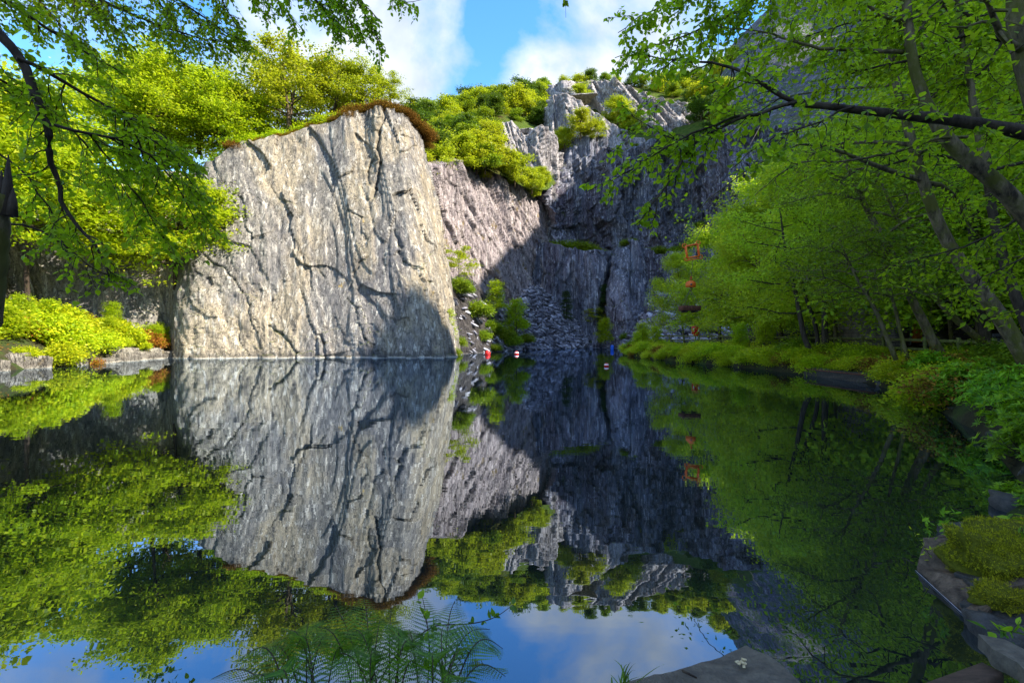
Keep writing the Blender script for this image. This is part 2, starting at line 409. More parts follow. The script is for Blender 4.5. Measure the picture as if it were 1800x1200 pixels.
def cliff(name, nodes, nu, nv, mat, seed, amp=1.0, skew=0.15, cap=10, rib=1.8, zb=-1.2, jag=1.0, capup=.1, bulge=0.0, crack=.45, layers=1.0, pan=9.0, cracks=None, relief=(1.6, .45), facet=1.0, calm=0.0):
    N = []
    for bx, bd, tx, ty, td in nodes:
        X0, Y0, _ = px(bx, 600, bd); X1, Y1, Z1 = px(tx, ty, td); N.append((X0, Y0, X1, Y1, Z1))
    N = np.array(N)
    mid = (N[:, :2] + N[:, 2:4]) / 2
    L_ = np.concatenate([[0], np.cumsum(np.hypot(*np.diff(mid, axis=0).T))])
    s = np.linspace(0, L_[-1], nu)
    C = np.stack([np.interp(s, L_, N[:, k]) for k in range(5)], 1)
    # round plan corners a little
    kk = max(1, int(.6 / (L_[-1] / nu)))
    ker = np.ones(2 * kk + 1) / (2 * kk + 1)
    for k in range(5):
        C[:, k] = np.convolve(np.pad(C[:, k], kk, mode='edge'), ker, 'valid')
    B0 = C[:, :2]; T0 = C[:, 2:4]; ZT = C[:, 4]
    ZT = ZT + jag * (.6 * fbm(s / 2.2, seed + .3, .5, 4) + .3 * np.sign(vnoise(s / 1.1, seed, 3.3)) * np.abs(vnoise(s / 2.0, seed, 8.3)))
    v = np.linspace(0, 1, nv)
    Pxy = B0[:, None, :] * (1 - v)[None, :, None] + T0[:, None, :] * v[None, :, None]
    Z = zb + (ZT[:, None] - zb) * v[None, :]
    tan = np.gradient((B0 + T0) / 2, axis=0); tan /= np.linalg.norm(tan, axis=1, keepdims=True) + 1e-9
    kk2 = max(1, int(1.5 / (L_[-1] / nu))); ker2 = np.ones(2 * kk2 + 1) / (2 * kk2 + 1)
    nrm = np.stack([tan[:, 1], -tan[:, 0]], 1)
    for k in range(2): nrm[:, k] = np.convolve(np.pad(nrm[:, k], kk2, mode='edge'), ker2, 'valid')
    nrm /= np.linalg.norm(nrm, axis=1, keepdims=True) + 1e-9
    S = s[:, None] + 0 * Z
    warp = .8 * fbm(S / 14, Z / 16, seed, 2)
    W = S + skew * Z + warp
    d = relief[0] * fbm(W / pan, Z / (pan * 3.0), seed + 1.1, 3)
    d = d + relief[1] * (1 - 2.2 * np.abs(fbm(W / rib, Z / (rib * 9), seed + 2.2, 4)))
    q = fbm(W / 5.0, Z / 42, seed + 3.3, 3) * 5
    fq = q - np.floor(q)
    d = d + layers * (np.floor(q) + np.clip((fq - .9) / .1, 0, 1)) * .38
    # stacked slate leaves: saw-tooth edges that wander and die out
    quiet = 1 - calm * np.clip(.5 + 1.6 * fbm(S / 7 + 3, Z / 9, seed + 40, 2), 0, 1)     # smooth planar areas between broken ones
    for wd, am, sd in ((2.6, .22, 51.), (1.1, .20, 57.), (.5, .13, 61.), (.27, .07, 67.)):
        ph = W / wd + .22 * fbm(W / (wd * 4), Z / (wd * 14), seed + sd, 2) + .35 * np.floor(1.2 * fbm(S / (wd * 4), Z / (wd * 3.5), seed + sd + 2, 2) * 3)
        fr = ph - np.floor(ph)
        cellr = _hash(np.floor(ph), np.floor(Z / (wd * 4.5) + 3.1 * _hash(np.floor(ph), 0 * ph, 0 * ph + sd)), 0 * ph + int(seed * 7))
        d = d + quiet * layers * am * np.clip(fr / .88, 0, 1) * np.clip(1 - (fr - .88) / .12, 0, 1) * (.6 + .6 * cellr) * np.clip(.55 + 1.3 * fbm(W / 6, Z / 9, seed + sd, 2), 0, 1.3)
    for cw, ch_, am, sd in ((4.2, 8.5, .34, 71), (1.8, 4.6, .20, 73), (.8, 2.1, .10, 79), (.4, .9, .045, 83)):
        wu = W / cw + .25 * fbm(W / cw, Z / cw, seed + sd, 2); wv = (Z + .55 * W) / ch_ + .2 * fbm(W / cw + 5, Z / cw, seed + sd, 2)
        h1, h2, h3, du, dv = cells(wu, wv, int(seed) + sd)
        d = d + (1 if cw > 4 else quiet) * am * layers * facet * (h1 + 1.3 * h2 * du + 1.3 * h3 * dv)
    d = d + quiet * .09 * fbm(W / .28, Z / 1.5, seed + 6.6, 3)
    d = d + quiet * .10 * (1 - 2 * np.abs(fbm(W / .7, Z / 3.0, seed + 16.6, 3)))
    if cracks is not None:
        Xc = Pxy[:, :, 0]; Yc = Pxy[:, :, 1]
        IX = 900 + Xc / Yc * FP; IY = HZ - (Z - CH) / Yc * FP
        IXw = IX + 2.2 * fbm(S / .5, Z / .6, seed + 12, 3); IYw = IY + 2.2 * fbm(S / .9, Z / 1.1, seed + 13, 3)
        for wdt, dep, pts in cracks:
            wdt = wdt * .62; dep = dep * .85
            for (x0, y0), (x1, y1) in zip(pts[:-1], pts[1:]):
                ex, ey = x1 - x0, y1 - y0; ll = ex * ex + ey * ey
                tt = np.clip(((IXw - x0) * ex + (IYw - y0) * ey) / ll, 0, 1)
                ds = np.hypot(IXw - x0 - tt * ex, IYw - y0 - tt * ey)
                sg = ((IXw - x0) * ey - (IYw - y0) * ex) > 0
                near = (tt > 0) & (tt < 1)
                d = d - dep * np.exp(-(ds / wdt) ** 2) * (1.0 if len(pts) < 3 else .75)
                d = d + np.where(sg & near, .35 * dep * np.exp(-ds / (wdt * 5)) * np.clip(ds / wdt, 0, 1), 0)
    d = d * amp + bulge * np.sin(v * math.pi)[None, :]
    Pxy = Pxy + nrm[:, None, :] * d[:, :, None]
    V = np.concatenate([Pxy, Z[:, :, None]], 2)
    # cap going back from the rim
    nc = 9
    cs = (np.arange(1, nc + 1) / nc) ** 1.3 * cap
    top = V[:, -1, :]
    capP = top[:, None, :2] - nrm[:, None, :] * cs[None, :, None]
    capZ = top[:, None, 2] * 0 + ZT[:, None] + capup * cs[None, :] + .5 * fbm(S[:, :1] / 2.5, cs[None, :] / 2.5, seed + 9, 3) * np.clip(cs / 1.0, 0, 1)[None, :]
    V = np.concatenate([V, np.concatenate([capP, capZ[:, :, None]], 2)], 1)
    o = mesh_np(name, V.reshape(-1, 3), grid_faces(nu, nv + nc), mat, False)
    tag(o, kind='structure')
    return dict(o=o, top=V[:, nv - 1, :], s=s, V=V, nv=nv)

def zc(*p): return [(300 + a / 2.448, 150 + b / 2.448) for a, b in p]
CRACKS = [(2.2, .55, zc((150, 685), (165, 740), (200, 775), (240, 795), (285, 845), (320, 890), (345, 950), (350, 1010), (380, 1060))),
          (1.6, .35, zc((235, 790), (255, 740), (290, 680), (295, 640))),
          (2.2, .5, zc((545, 670), (570, 740), (600, 800), (610, 880))),
          (1.8, .4, zc((625, 755), (640, 800), (665, 830))),
          (2.2, .5, zc((775, 870), (790, 810), (815, 770), (850, 740))),
          (4.2, 1.2, zc((868, 490), (880, 440), (895, 380), (905, 330), (890, 270), (900, 200), (920, 140), (915, 60))),
          (3.0, .8, zc((848, 420), (845, 370), (870, 310))), (2.6, .6, zc((850, 90), (845, 160))),
          (3.2, .8, zc((430, 1035), (480, 1065), (520, 1110), (545, 1150), (550, 1200))),
          (3.2, .8, zc((640, 1070), (660, 1110), (665, 1200))),
          (2.0, .5, zc((760, 910), (800, 960), (810, 1030), (840, 1090), (870, 1120), (880, 1190))),
          (3.0, .7, zc((965, 630), (985, 690), (990, 700))), (1.7, .3, zc((200, 370), (230, 420), (250, 455))),
          (1.7, .4, zc((760, 530), (820, 570), (820, 640))), (1.7, .3, zc((430, 430), (470, 490), (540, 510))),
          (2.0, .4, zc((1000, 760), (1060, 790), (1090, 850), (1120, 980))), (2.4, .5, zc((1110, 900), (1150, 1000), (1160, 1180))),
          (1.5, .3, zc((330, 560), (300, 640), (240, 690), (160, 940)))]
cA = cliff('quarry_cliff', [(-560, 22, -560, 200, 30), (-120, 33, -120, 300, 39), (60, 40.2, 80, 300, 46), (200, 42.0, 200, 300, 48), (268, 42.6, 256, 300, 49), (292, 44.6, 318, 300, 50), (322, 42.4, 345, 292, 48), (352, 42.0, 366, 285, 47.5), (460, 43.2, 440, 242, 49),
                            (600, 43.6, 590, 205, 51), (690, 43.2, 650, 180, 52), (745, 43.0, 700, 190, 53), (778, 44.5, 728, 212, 56), (795, 50, 740, 262, 62), (800, 70, 745, 300, 80)],
           680, 400, M['cliffA'], 3.0, .66, .16, 16, jag=.8, bulge=.3, rib=1.9, cracks=CRACKS, layers=.8, relief=(.8, .10), facet=1.2, calm=.85)
cB = cliff('pink_cliff', [(750, 56, 735, 318, 64), (800, 66, 765, 292, 72), (850, 74, 812, 284, 80), (900, 82, 852, 300, 86), (945, 90, 893, 325, 92), (985, 96, 930, 338, 98), (1010, 104, 950, 342, 106)],
           300, 260, M['cliffB'], 8.0, .8, .5, 14, rib=2.6, pan=12, capup=.35)
cC = cliff('back_cliff', [(1006, 102, 944, 338, 103), (1014, 112, 982, 306, 114), (1035, 113, 1012, 280, 117), (1078, 114, 1070, 264, 118), (1110, 115, 1106, 268, 119), (1170, 114, 1168, 260, 119), (1240, 110, 1235, 245, 117), (1330, 100, 1320, 225, 110), (1500, 92, 1500, 200, 105), (1900, 80, 1900, 100, 95), (2500, 60, 2500, 0, 75)],
           480, 260, M['cliffC'], 14.0, 1.3, .05, 16, rib=1.6, pan=8, capup=.25, zb=-1, facet=2.2, layers=1.3, relief=(2.2, .6), cracks=[(9, -1.4, [(1256, 318), (1238, 380), (1212, 475)]), (5, 1.2, [(1180, 300), (1172, 420)]), (5, 1.2, [(1100, 330), (1096, 430)]), (5, 1.0, [(1030, 330), (1036, 430)])])
cD = cliff('lower_terrace', [(915, 92, 938, 425, 96), (950, 95, 958, 430, 98), (1010, 97, 1010, 438, 100), (1058, 96, 1056, 440, 99), (1072, 106, 1072, 446, 108), (1145, 104, 1145, 446, 106), (1200, 99, 1200, 440, 101), (1290, 94, 1290, 425, 97), (1420, 86, 1420, 410, 89)],
           320, 110, M['cliffC'], 21.0, 1.0, .05, 15, rib=1.4, pan=6, capup=.04)
cE = cliff('rock_buttress', [(1050, 108, 1082, 450, 106), (1070, 93, 1092, 436, 97), (1098, 90, 1108, 422, 95), (1142, 91, 1124, 430, 96), (1154, 98, 1134, 442, 100), (1150, 108, 1134, 446, 107)],
           150, 120, M['cliffC'], 27.0, .8, .3, 3, rib=1.2, pan=4, crack=.3)

def slope(name, rows, nu, nv, mat, seed, amp=3, sc=14, tail=True, knots=None):
    """rows: list of (ix, y_bottom, d_bottom, y_top, d_top): a hillside standing at those distances"""
    R = np.array(rows, float); u = np.linspace(R[0, 0], R[-1, 0], nu); v = np.linspace(0, 1, nv)
    c = [np.interp(u, R[:, 0], R[:, k]) for k in range(1, 5)]
    d = c[1][:, None] * (1 - v) + c[3][:, None] * v
    # interpolate heights, not rows, so the slope is straight in the world
    zb_ = CH + (HZ - c[0]) / FP * c[1]; zt_ = CH + (HZ - c[2]) / FP * c[3]
    z = zb_[:, None] * (1 - v) + zt_[:, None] * v
    X = (u[:, None] - 900) / FP * d
    z = z + amp * fbm(X / sc, d / sc, seed, 5) * np.sin(np.clip(v, 0, 1) * math.pi * .93 + .12)[None, :]
    V = np.stack([X, d, z], -1)
    if tail:
        ta = V[:, -1:, :] + np.array([0, 60.0, -15.0]); tb = V[:, -1:, :] + np.array([0, 160.0, -80.0])
        V = np.concatenate([V, ta, tb], 1)
    o = mesh_np(name, V.reshape(-1, 3), grid_faces(nu, V.shape[1]), mat, True)
    tag(o, kind='structure')
    def at(ix, vv):
        dd = np.interp(ix, u, c[1]) * (1 - vv) + np.interp(ix, u, c[3]) * vv
        iu = np.clip((ix - u[0]) / (u[-1] - u[0]) * (nu - 1), 0, nu - 1.001); iv = vv * (nv - 1)
        return tuple(V[int(round(iu)), int(round(min(iv, nv - 1)))])
    return at

hill_at = slope('hill', [(560, 300, 62, 262, 150), (700, 312, 68, 232, 160), (745, 312, 70, 212, 165), (800, 292, 78, 196, 175), (860, 300, 84, 182, 182), (930, 335, 94, 168, 190), (962, 335, 100, 161, 195), (985, 318, 118, 158, 198), (1012, 292, 122, 154, 200), (1060, 276, 124, 146, 205), (1110, 280, 125, 150, 210), (1170, 275, 126, 160, 215), (1240, 262, 124, 145, 220), (1340, 250, 118, 60, 230)],
                 190, 120, M['turf'], 4.0, 3.5, 16)
mtn_at = slope('mountain', [(1150, 310, 118, 178, 235), (1240, 288, 118, 150, 235), (1290, 300, 112, 75, 235), (1350, 300, 104, 15, 230), (1450, 300, 98, -90, 225), (1600, 300, 92, -260, 215), (1900, 250, 84, -560, 190), (2400, 150, 74, -1000, 165), (3100, 100, 62, -1500, 140), (4000, 50, 50, -2000, 112)],
               260, 150, M['mount'], 9.0, 9, 22)

# crags standing out of the hill
def crag(nodes, nu, nv, seed, mat='crag', **k):
    return cliff('rock_crag', nodes, nu, nv, M[mat], seed, **k)
crag([(840, 116, 850, 262, 117), (866, 106, 872, 226, 110), (908, 104, 902, 212, 110), (938, 105, 922, 236, 110), (948, 106, 944, 222, 109), (966, 112, 966, 248, 113), (984, 122, 986, 300, 123)], 170, 120, 33., amp=1.1, skew=.25, cap=10, zb=31, rib=1.6, jag=1.6)
crag([(950, 150, 955, 205, 150), (968, 130, 966, 164, 134), (1005, 129, 1000, 168, 134), (1048, 128, 1035, 188, 134), (1095, 126, 1080, 218, 132), (1145, 126, 1120, 242, 132), (1180, 140, 1140, 262, 142)], 190, 110, 37., amp=1.2, skew=.15, cap=12, zb=44, rib=2.2, jag=.9)
crag([(980, 172, 988, 160, 172), (1000, 156, 1000, 144, 162), (1045, 154, 1040, 138, 162), (1095, 152, 1078, 146, 160), (1150, 150, 1128, 166, 158), (1230, 150, 1200, 190, 158), (1290, 160, 1270, 215, 164)], 190, 90, 41., amp=1.6, skew=.5, cap=12, zb=62, rib=3, jag=1.1, layers=1.2)
crag([(985, 128, 992, 262, 128), (998, 118, 1002, 242, 120), (1035, 117, 1032, 238, 119), (1062, 118, 1060, 241, 121), (1078, 128, 1072, 262, 128)], 120, 80, 45., 'cliffC', amp=.9, cap=9, zb=30, jag=.6)


# added valley side on the right; crest and saddle shaped to place the shade
rx = np.concatenate([np.arange(44, 124, 2.0), np.arange(124, 300, 8.0)]); ry = np.arange(-150, 118, 2.2)
RX, RY = np.meshgrid(rx, ry, indexing='ij')
crest = np.interp(RY, [-150, -60, -20, -8, -4, 3, 15, 20, 50, 80, 118], [118, 128, 124, 125.5, 131, 86, 86, 127, 134, 140, 150])
tt = np.clip((RX - 44) / 76, 0, 1)
RZ = 5 + (crest - 5) * (tt ** 1.15) + np.clip(RX - 120, 0, None) * .10 + 3.5 * fbm(RX / 17, RY / 17, 5.5, 5) * np.clip(tt * 3, 0, 1)
r_ = mesh_np('added_ridge', np.stack([RX, RY, RZ], -1).reshape(-1, 3), grid_faces(len(rx), len(ry)), M['mount'], False); tag(r_, kind='structure')

# scree fan at the back of the pool, and the shelf behind the life ring
def sheet(name, topl, basel, nu, nv, mat, seed, amp=.5):
    tp = np.array([px(*p) for p in topl]); bs = np.array([[*px(p[0], 600, p[1])[:2], -.6] for p in basel])
    u = np.linspace(0, 1, nu)
    A = np.stack([np.interp(u, np.linspace(0, 1, len(tp)), tp[:, k]) for k in range(3)], 1)
    B = np.stack([np.interp(u, np.linspace(0, 1, len(bs)), bs[:, k]) for k in range(3)], 1)
    v = np.linspace(0, 1, nv)
    V = B[:, None] * (1 - v)[None, :, None] + A[:, None] * v[None, :, None]
    V[:, :, 2] += amp * fbm(V[:, :, 0] / 3, V[:, :, 1] / 3, seed, 4)
    tl = V[:, -1:, :] + np.array([0, 6.0, -.3])
    V = np.concatenate([V, tl], 1)
    o = mesh_np(name, V.reshape(-1, 3), grid_faces(nu, nv + 1), mat, False); tag(o, kind='structure')
    return V[:, :-1]
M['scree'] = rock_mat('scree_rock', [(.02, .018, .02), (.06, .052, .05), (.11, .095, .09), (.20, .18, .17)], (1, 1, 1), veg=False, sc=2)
SC1 = sheet('scree_slope', [(778, 500, 58), (815, 478, 64), (858, 520, 72), (900, 535, 80), (936, 500, 88), (965, 520, 92), (1005, 565, 97), (1068, 600, 104)],
            [(800, 52), (830, 56), (862, 62), (905, 70), (955, 80), (1010, 90), (1045, 98), (1075, 103)], 130, 60, M['scree'], 3.3)
SC2 = sheet('scree_slope', [(1060, 580, 104), (1110, 585, 96), (1150, 528, 92), (1180, 500, 92), (1230, 510, 90), (1300, 520, 86), (1400, 540, 80)],
            [(1068, 98), (1100, 84), (1130, 78), (1160, 74), (1200, 70), (1260, 64), (1400, 56)], 110, 50, M['scree'], 6.3, .7)
SC3 = sheet('scree_slope', [(896, 396, 95), (915, 398, 97), (945, 405, 100), (965, 428, 103), (985, 436, 104)],
            [(905, 92), (925, 92.5), (938, 93), (955, 94), (975, 95)], 40, 20, M['scree'], 7.3, .3)
SC4 = sheet('scree_slope', [(1195, 440, 104), (1240, 408, 108), (1300, 395, 108), (1400, 385, 104)],
            [(1190, 99), (1240, 97), (1300, 94), (1400, 88)], 40, 24, M['scree'], 8.3, .3)

def slabs_on(name, V, n, smin, smax, seed, mat, vmin=0.0, vpow=1.0, zmin=-.2, flat=.16, filt=None):
    rng = np.random.default_rng(seed)
    nu, nv = V.shape[:2]
    iu = rng.random(n) * (nu - 2); iv = (vmin + (1 - vmin) * rng.random(n) ** vpow) * (nv - 2)
    a = iu.astype(int); b = iv.astype(int)
    P = V[a, b] * ((1 - (iu - a)) * (1 - (iv - b)))[:, None] + V[a + 1, b] * ((iu - a) * (1 - (iv - b)))[:, None] + V[a, b + 1] * ((1 - (iu - a)) * (iv - b))[:, None] + V[a + 1, b + 1] * ((iu - a) * (iv - b))[:, None]
    if filt is not None: k = filt(P); P = P[k]
    P = P[P[:, 2] > zmin]; n = len(P)
    s = smin + (smax - smin) * rng.random(n) ** 3.2
    sx = s * (.7 + .6 * rng.random(n)); sy = s * (.4 + .5 * rng.random(n)); sz = s * flat * .62 * (.5 + 1.2 * rng.random(n))
    yaw = rng.normal(.5, .8, n); pit = rng.normal(.45, .35, n); rol = rng.normal(0, .35, n)
    base = np.array([[-.5, -.35, -.5], [.5, -.5, -.5], [.42, .5, -.5], [-.4, .42, -.5], [-.5, -.4, .5], [.46, -.45, .5], [.5, .4, .5], [-.32, .5, .5]])
    Vb = base[None] * (1 + .35 * (rng.random((n, 8, 3)) - .5)) * np.stack([sx, sy, sz], 1)[:, None, :]
    cz, sz_, cy, sy_, cx, sx_ = np.cos(yaw), np.sin(yaw), np.cos(pit), np.sin(pit), np.cos(rol), np.sin(rol)
    x, y, z = Vb[..., 0], Vb[..., 1], Vb[..., 2]
    y, z = y * cx[:, None] - z * sx_[:, None], y * sx_[:, None] + z * cx[:, None]
    x, z = x * cy[:, None] + z * sy_[:, None], -x * sy_[:, None] + z * cy[:, None]
    x, y = x * cz[:, None] - y * sz_[:, None], x * sz_[:, None] + y * cz[:, None]
    Vw = np.stack([x, y, z], -1) + P[:, None, :] + np.array([0, 0, .05])
    F = np.array([(0, 3, 2, 1), (4, 5, 6, 7), (0, 1, 5, 4), (1, 2, 6, 5), (2, 3, 7, 6), (3, 0, 4, 7)])
    return mesh_np(name, Vw.reshape(-1, 3), (F[None] + (np.arange(n) * 8)[:, None, None]).reshape(-1, 4), mat)
t = NT('slate_slabs')
r = t.n('ShaderNodeNewGeometry').outputs['Random Per Island']
c = t.ramp(r, [(0, (.06, .06, .075)), (.3, (.19, .185, .23)), (.7, (.36, .35, .42)), (.88, (.58, .57, .65)), (1, (.72, .72, .8))])
n = t.noise(t.coord(), 3, 6, .7)
c = t.mix(t.ramp(n, [(.35, .6), (.6, 0.0)]), c, (.07, .065, .07))
M['slab'] = t.done(t.pbr(c, .6, t.bump(n, .5, .1), .5))
o = slabs_on('slate_scree', SC1, 12000, .2, 1.7, 5, M['slab'], filt=lambda P: (P[:, 0] / P[:, 1] * 850 > -12 + 20 * np.sin(P[:, 1])) | (np.random.default_rng(1).random(len(P)) < .05)); tag(o, 'loose grey slate fragments tumbled down the fan at the back of the pool', 'slate scree', kind='stuff')
o = slabs_on('slate_scree', SC2, 4200, .3, 2.6, 6, M['slab']); tag(o, 'pale angular slate blocks heaped behind the life ring', 'slate scree', kind='stuff')
o = slabs_on('slate_scree', SC3, 800, .25, 1.3, 7, M['slab']); tag(o, 'patch of loose slate on the ledge beside the pink cliff', 'slate scree', kind='stuff')
o = slabs_on('slate_scree', SC4, 900, .25, 1.6, 8, M['slab']); tag(o, 'loose slate lying on the high terrace above the orange frame', 'slate scree', kind='stuff')

# ------------------------------------------------------------------ foliage
def unit(a): return a / (np.linalg.norm(a, axis=-1, keepdims=True) + 1e-9)

def leaf_geo(P, D, N, Ln, Wd, kind='quad', fold=.12):
    n = len(P); D = unit(D); S = unit(np.cross(D, N)); N2 = np.cross(S, D)
    Ln = np.broadcast_to(Ln, n)[:, None]; Wd = np.broadcast_to(Wd, n)[:, None]
    if kind == 'quad':
        V = np.stack([P, P + .45 * Ln * D + .5 * Wd * S + fold * Wd * N2, P + Ln * D, P + .45 * Ln * D - .5 * Wd * S + fold * Wd * N2], 1)
        F = np.arange(n * 4).reshape(n, 4)
    else:
        V = np.stack([P, P + .22 * Ln * D + .42 * Wd * S + fold * Wd * N2, P + .55 * Ln * D + .46 * Wd * S + fold * Wd * N2, P + Ln * D - .06 * Ln * N2,
                      P + .55 * Ln * D - .46 * Wd * S + fold * Wd * N2, P + .22 * Ln * D - .42 * Wd * S + fold * Wd * N2], 1)
        F = (np.arange(n)[:, None, None] * 6 + np.array([[0, 1, 2, 3], [0, 3, 4, 5]])[None]).reshape(-1, 4)
    return V.reshape(-1, 3), F

def scatter_leaves(tips, rng, n, sig, flat, Lmin, Lmax, ar=.6, droop=.35, upj=.75, kind='quad', bias=None):
    tips = np.asarray(tips, float)
    k = rng.integers(0, len(tips), n)
    off = rng.normal(0, 1, (n, 3)) * np.array([sig, sig, sig * flat])
    P = tips[k] + off
    D = unit(np.stack([off[:, 0], off[:, 1], -droop * sig * np.ones(n)], 1) + rng.normal(0, .6 * sig, (n, 3)))
    N = unit(np.array([0, 0, 1.0]) + rng.normal(0, upj, (n, 3)))
    Ln = Lmin + (Lmax - Lmin) * rng.random(n)
    return leaf_geo(P, D, N, Ln, Ln * ar, kind)

def curve(p0, p1, rng, n=5, wob=.12, sag=0.0):
    p0 = np.asarray(p0, float); p1 = np.asarray(p1, float); L_ = np.linalg.norm(p1 - p0)
    t_ = np.linspace(0, 1, n)[:, None]
    w = rng.normal(0, wob * L_, 3); w2 = rng.normal(0, wob * L_ * .5, 3)
    return p0 + (p1 - p0) * t_ + np.sin(t_ * math.pi) * w + np.sin(t_ * 2 * math.pi) * w2 - np.array([0, 0, 1.0]) * sag * L_ * t_ ** 2

def tree_geo(seed, H=9, R=3.2, tr=.14, base=.25, lean=(0, 0), limbs=16, subs=5, nleaf=12000, leaf=(.12, .22), flat=.5, sig=.45, stems=1, spread=.9, rise=.5, top=.55, kind='quad', trunkk=8, pts=None, ar=.62, vz=.45):
    """returns (trunk MB, crown vertices, crown faces); pts: ready-made trunk line (n,4) x y z r"""
    rng = np.random.default_rng(seed); mb = MB(); tips = []
    for st in range(stems):
        az0 = rng.random() * 6.28 if stems > 1 else 0
        if pts is None:
            t_ = np.linspace(0, 1, 9)
            lx, ly = lean[0] + (math.cos(az0) * H * .16 if stems > 1 else 0), lean[1] + (math.sin(az0) * H * .16 if stems > 1 else 0)
            hh = H * (1 - .12 * rng.random() * (stems > 1))
            P = np.stack([lx * t_ ** 1.3 + .022 * H * np.cumsum(rng.normal(0, 1, 9)) * t_ * .6, ly * t_ ** 1.3 + .022 * H * np.cumsum(rng.normal(0, 1, 9)) * t_ * .6, hh * .96 * t_ - .15], 1)
            rr = tr * (1 - .88 * t_) + tr * .35 * np.exp(-t_ * 14)
        else:
            P = np.array(pts)[:, :3]; rr = np.array(pts)[:, 3]; t_ = np.linspace(0, 1, len(P)); hh = H
        mb.tube(P, rr, trunkk)
        tl = np.concatenate([[0], np.cumsum(np.linalg.norm(np.diff(P, axis=0), axis=1))]); tl /= tl[-1]
        for i in range(limbs // stems):
            f = base + (1 - base) * (i + rng.random()) / (limbs // stems); f = min(f, .985)
            o_ = np.array([np.interp(f, tl, P[:, k]) for k in range(3)]); r0 = np.interp(f, tl, rr)
            a = i * 2.4 + rng.random() * 1.2 + st
            g = (f - base) / (1 - base)
            ll = R * spread * ((1 - g) ** top * .85 + .22) * (.75 + .5 * rng.random())
            el = rise * (.35 + .9 * g) + rng.normal(0, .15)
            tip = o_ + ll * np.array([math.cos(a) * math.cos(el), math.sin(a) * math.cos(el), math.sin(el)])
            C = curve(o_, tip, rng, 6, .08, .08)
            mb.tube(C, np.linspace(min(r0 * .6, .02 + ll * .02), .012, 6), 5, False)
            for j in range(subs):
                q = .3 + .7 * (j + rng.random()) / subs
                so = C[min(5, int(q * 5))] * (1 - (q * 5 % 1)) + C[min(5, int(q * 5) + 1)] * (q * 5 % 1)
                a2 = a + rng.choice([-1, 1]) * (.4 + .8 * rng.random()); l2 = ll * (.22 + .25 * rng.random())
                tp = so + l2 * np.array([math.cos(a2), math.sin(a2), rng.normal(.02, vz)])
                C2 = curve(so, tp, rng, 4, .1, .05)
                mb.tube(C2, np.linspace(.014, .006, 4), 4, False)
                tips += [C2[1], C2[2], C2[3], C2[3]]
            tips += [C[4], C[5]]
    V, F = scatter_leaves(tips, rng, nleaf, sig, flat, leaf[0], leaf[1], kind=kind, ar=ar)
    return mb, V, F

def make_tree(name, bark, leafm, **k):
    root = empty(name); mb, V, F = tree_geo(**k)
    mb.build('trunk', bark, root, True); mesh_np('crown', V, F, leafm, False, root)
    return root

def bark_mat(name, c1, c2, moss=None, amt=.55):
    t = NT(name)
    v = t.coord((1, 1, .25)); n = t.noise(v, 9, 7, .7); n2 = t.noise(t.coord(), 2.6, 6, .7)
    c = t.mix(t.ramp(n, [(.38, 0.0), (.6, 1.0)]), c1, c2)
    if moss: c = t.mix(t.ramp(n2, [(amt, 0.0), (amt + .12, .85)]), c, moss)
    return t.done(t.pbr(c, .9, t.bump(n, .8, .03), .15))
M['bark'] = bark_mat('dark_bark', (.028, .020, .015), (.075, .055, .04), (.05, .06, .015), .6)
M['birch'] = bark_mat('birch_bark', (.035, .026, .018), (.19, .145, .085), (.09, .09, .015), .46)
M['oakbark'] = bark_mat('oak_bark', (.06, .045, .03), (.15, .11, .07), (.09, .09, .03), .6)

Y1, Y2, Y3 = (.060, .105, .004), (.115, .165, .005), (.19, .215, .008)
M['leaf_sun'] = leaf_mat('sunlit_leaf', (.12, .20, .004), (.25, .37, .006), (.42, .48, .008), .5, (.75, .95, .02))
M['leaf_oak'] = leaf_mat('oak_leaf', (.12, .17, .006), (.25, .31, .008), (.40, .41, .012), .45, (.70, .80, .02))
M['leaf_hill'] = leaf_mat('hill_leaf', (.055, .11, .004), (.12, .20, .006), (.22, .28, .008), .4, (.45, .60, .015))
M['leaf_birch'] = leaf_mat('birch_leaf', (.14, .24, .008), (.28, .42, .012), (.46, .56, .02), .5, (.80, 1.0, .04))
M['leaf_shade'] = leaf_mat('shaded_wood_leaf', (.035, .075, .004), (.095, .16, .006), (.21, .29, .010), .45, (.42, .60, .02))  # darker leaf copy: the shade inside the wood is put into the colour
M['leaf_near'] = leaf_mat('near_leaf', (.06, .12, .004), (.15, .26, .006), (.30, .43, .008), .6, (.72, 1.0, .02), .45, .3)
M['leaf_bush'] = leaf_mat('bush_leaf', (.18, .26, .006), (.36, .46, .008), (.55, .55, .010), .4, (.80, .90, .02))
M['leaf_laurel'] = leaf_mat('rhododendron_leaf', (.05, .13, .006), (.11, .25, .008), (.26, .44, .012), .4, (.45, .8, .02), .45, .3)
M['leaf_conifer'] = leaf_mat('conifer_needle', (.02, .05, .012), (.04, .08, .015), (.06, .11, .02), .15, (.06, .12, .02))
M['heather'] = leaf_mat('heather_sprig', (.06, .05, .008), (.17, .085, .012), (.30, .15, .02), .2, (.25, .14, .02), .8, .1)
M['orange'] = leaf_mat('autumn_leaf', (.25, .14, .01), (.35, .20, .012), (.42, .12, .03), .3, (.45, .25, .02))
M['fern'] = leaf_mat('fern_pinna', (.03, .085, .006), (.07, .16, .008), (.14, .27, .010), .4, (.26, .52, .02), .4, .4)

def place(proto, used, loc, rz, sc, label, group=None, cat='tree', sz=None):
    o = proto if not used.get(proto.name) else copy_tree(proto)
    used[proto.name] = 1
    o.location = loc; o.rotation_euler = (0, 0, rz); o.scale = (sc, sc, sc if sz is None else sz)
    tag(o, label, cat, group); return o
USED = {}
rg = random.Random(7)

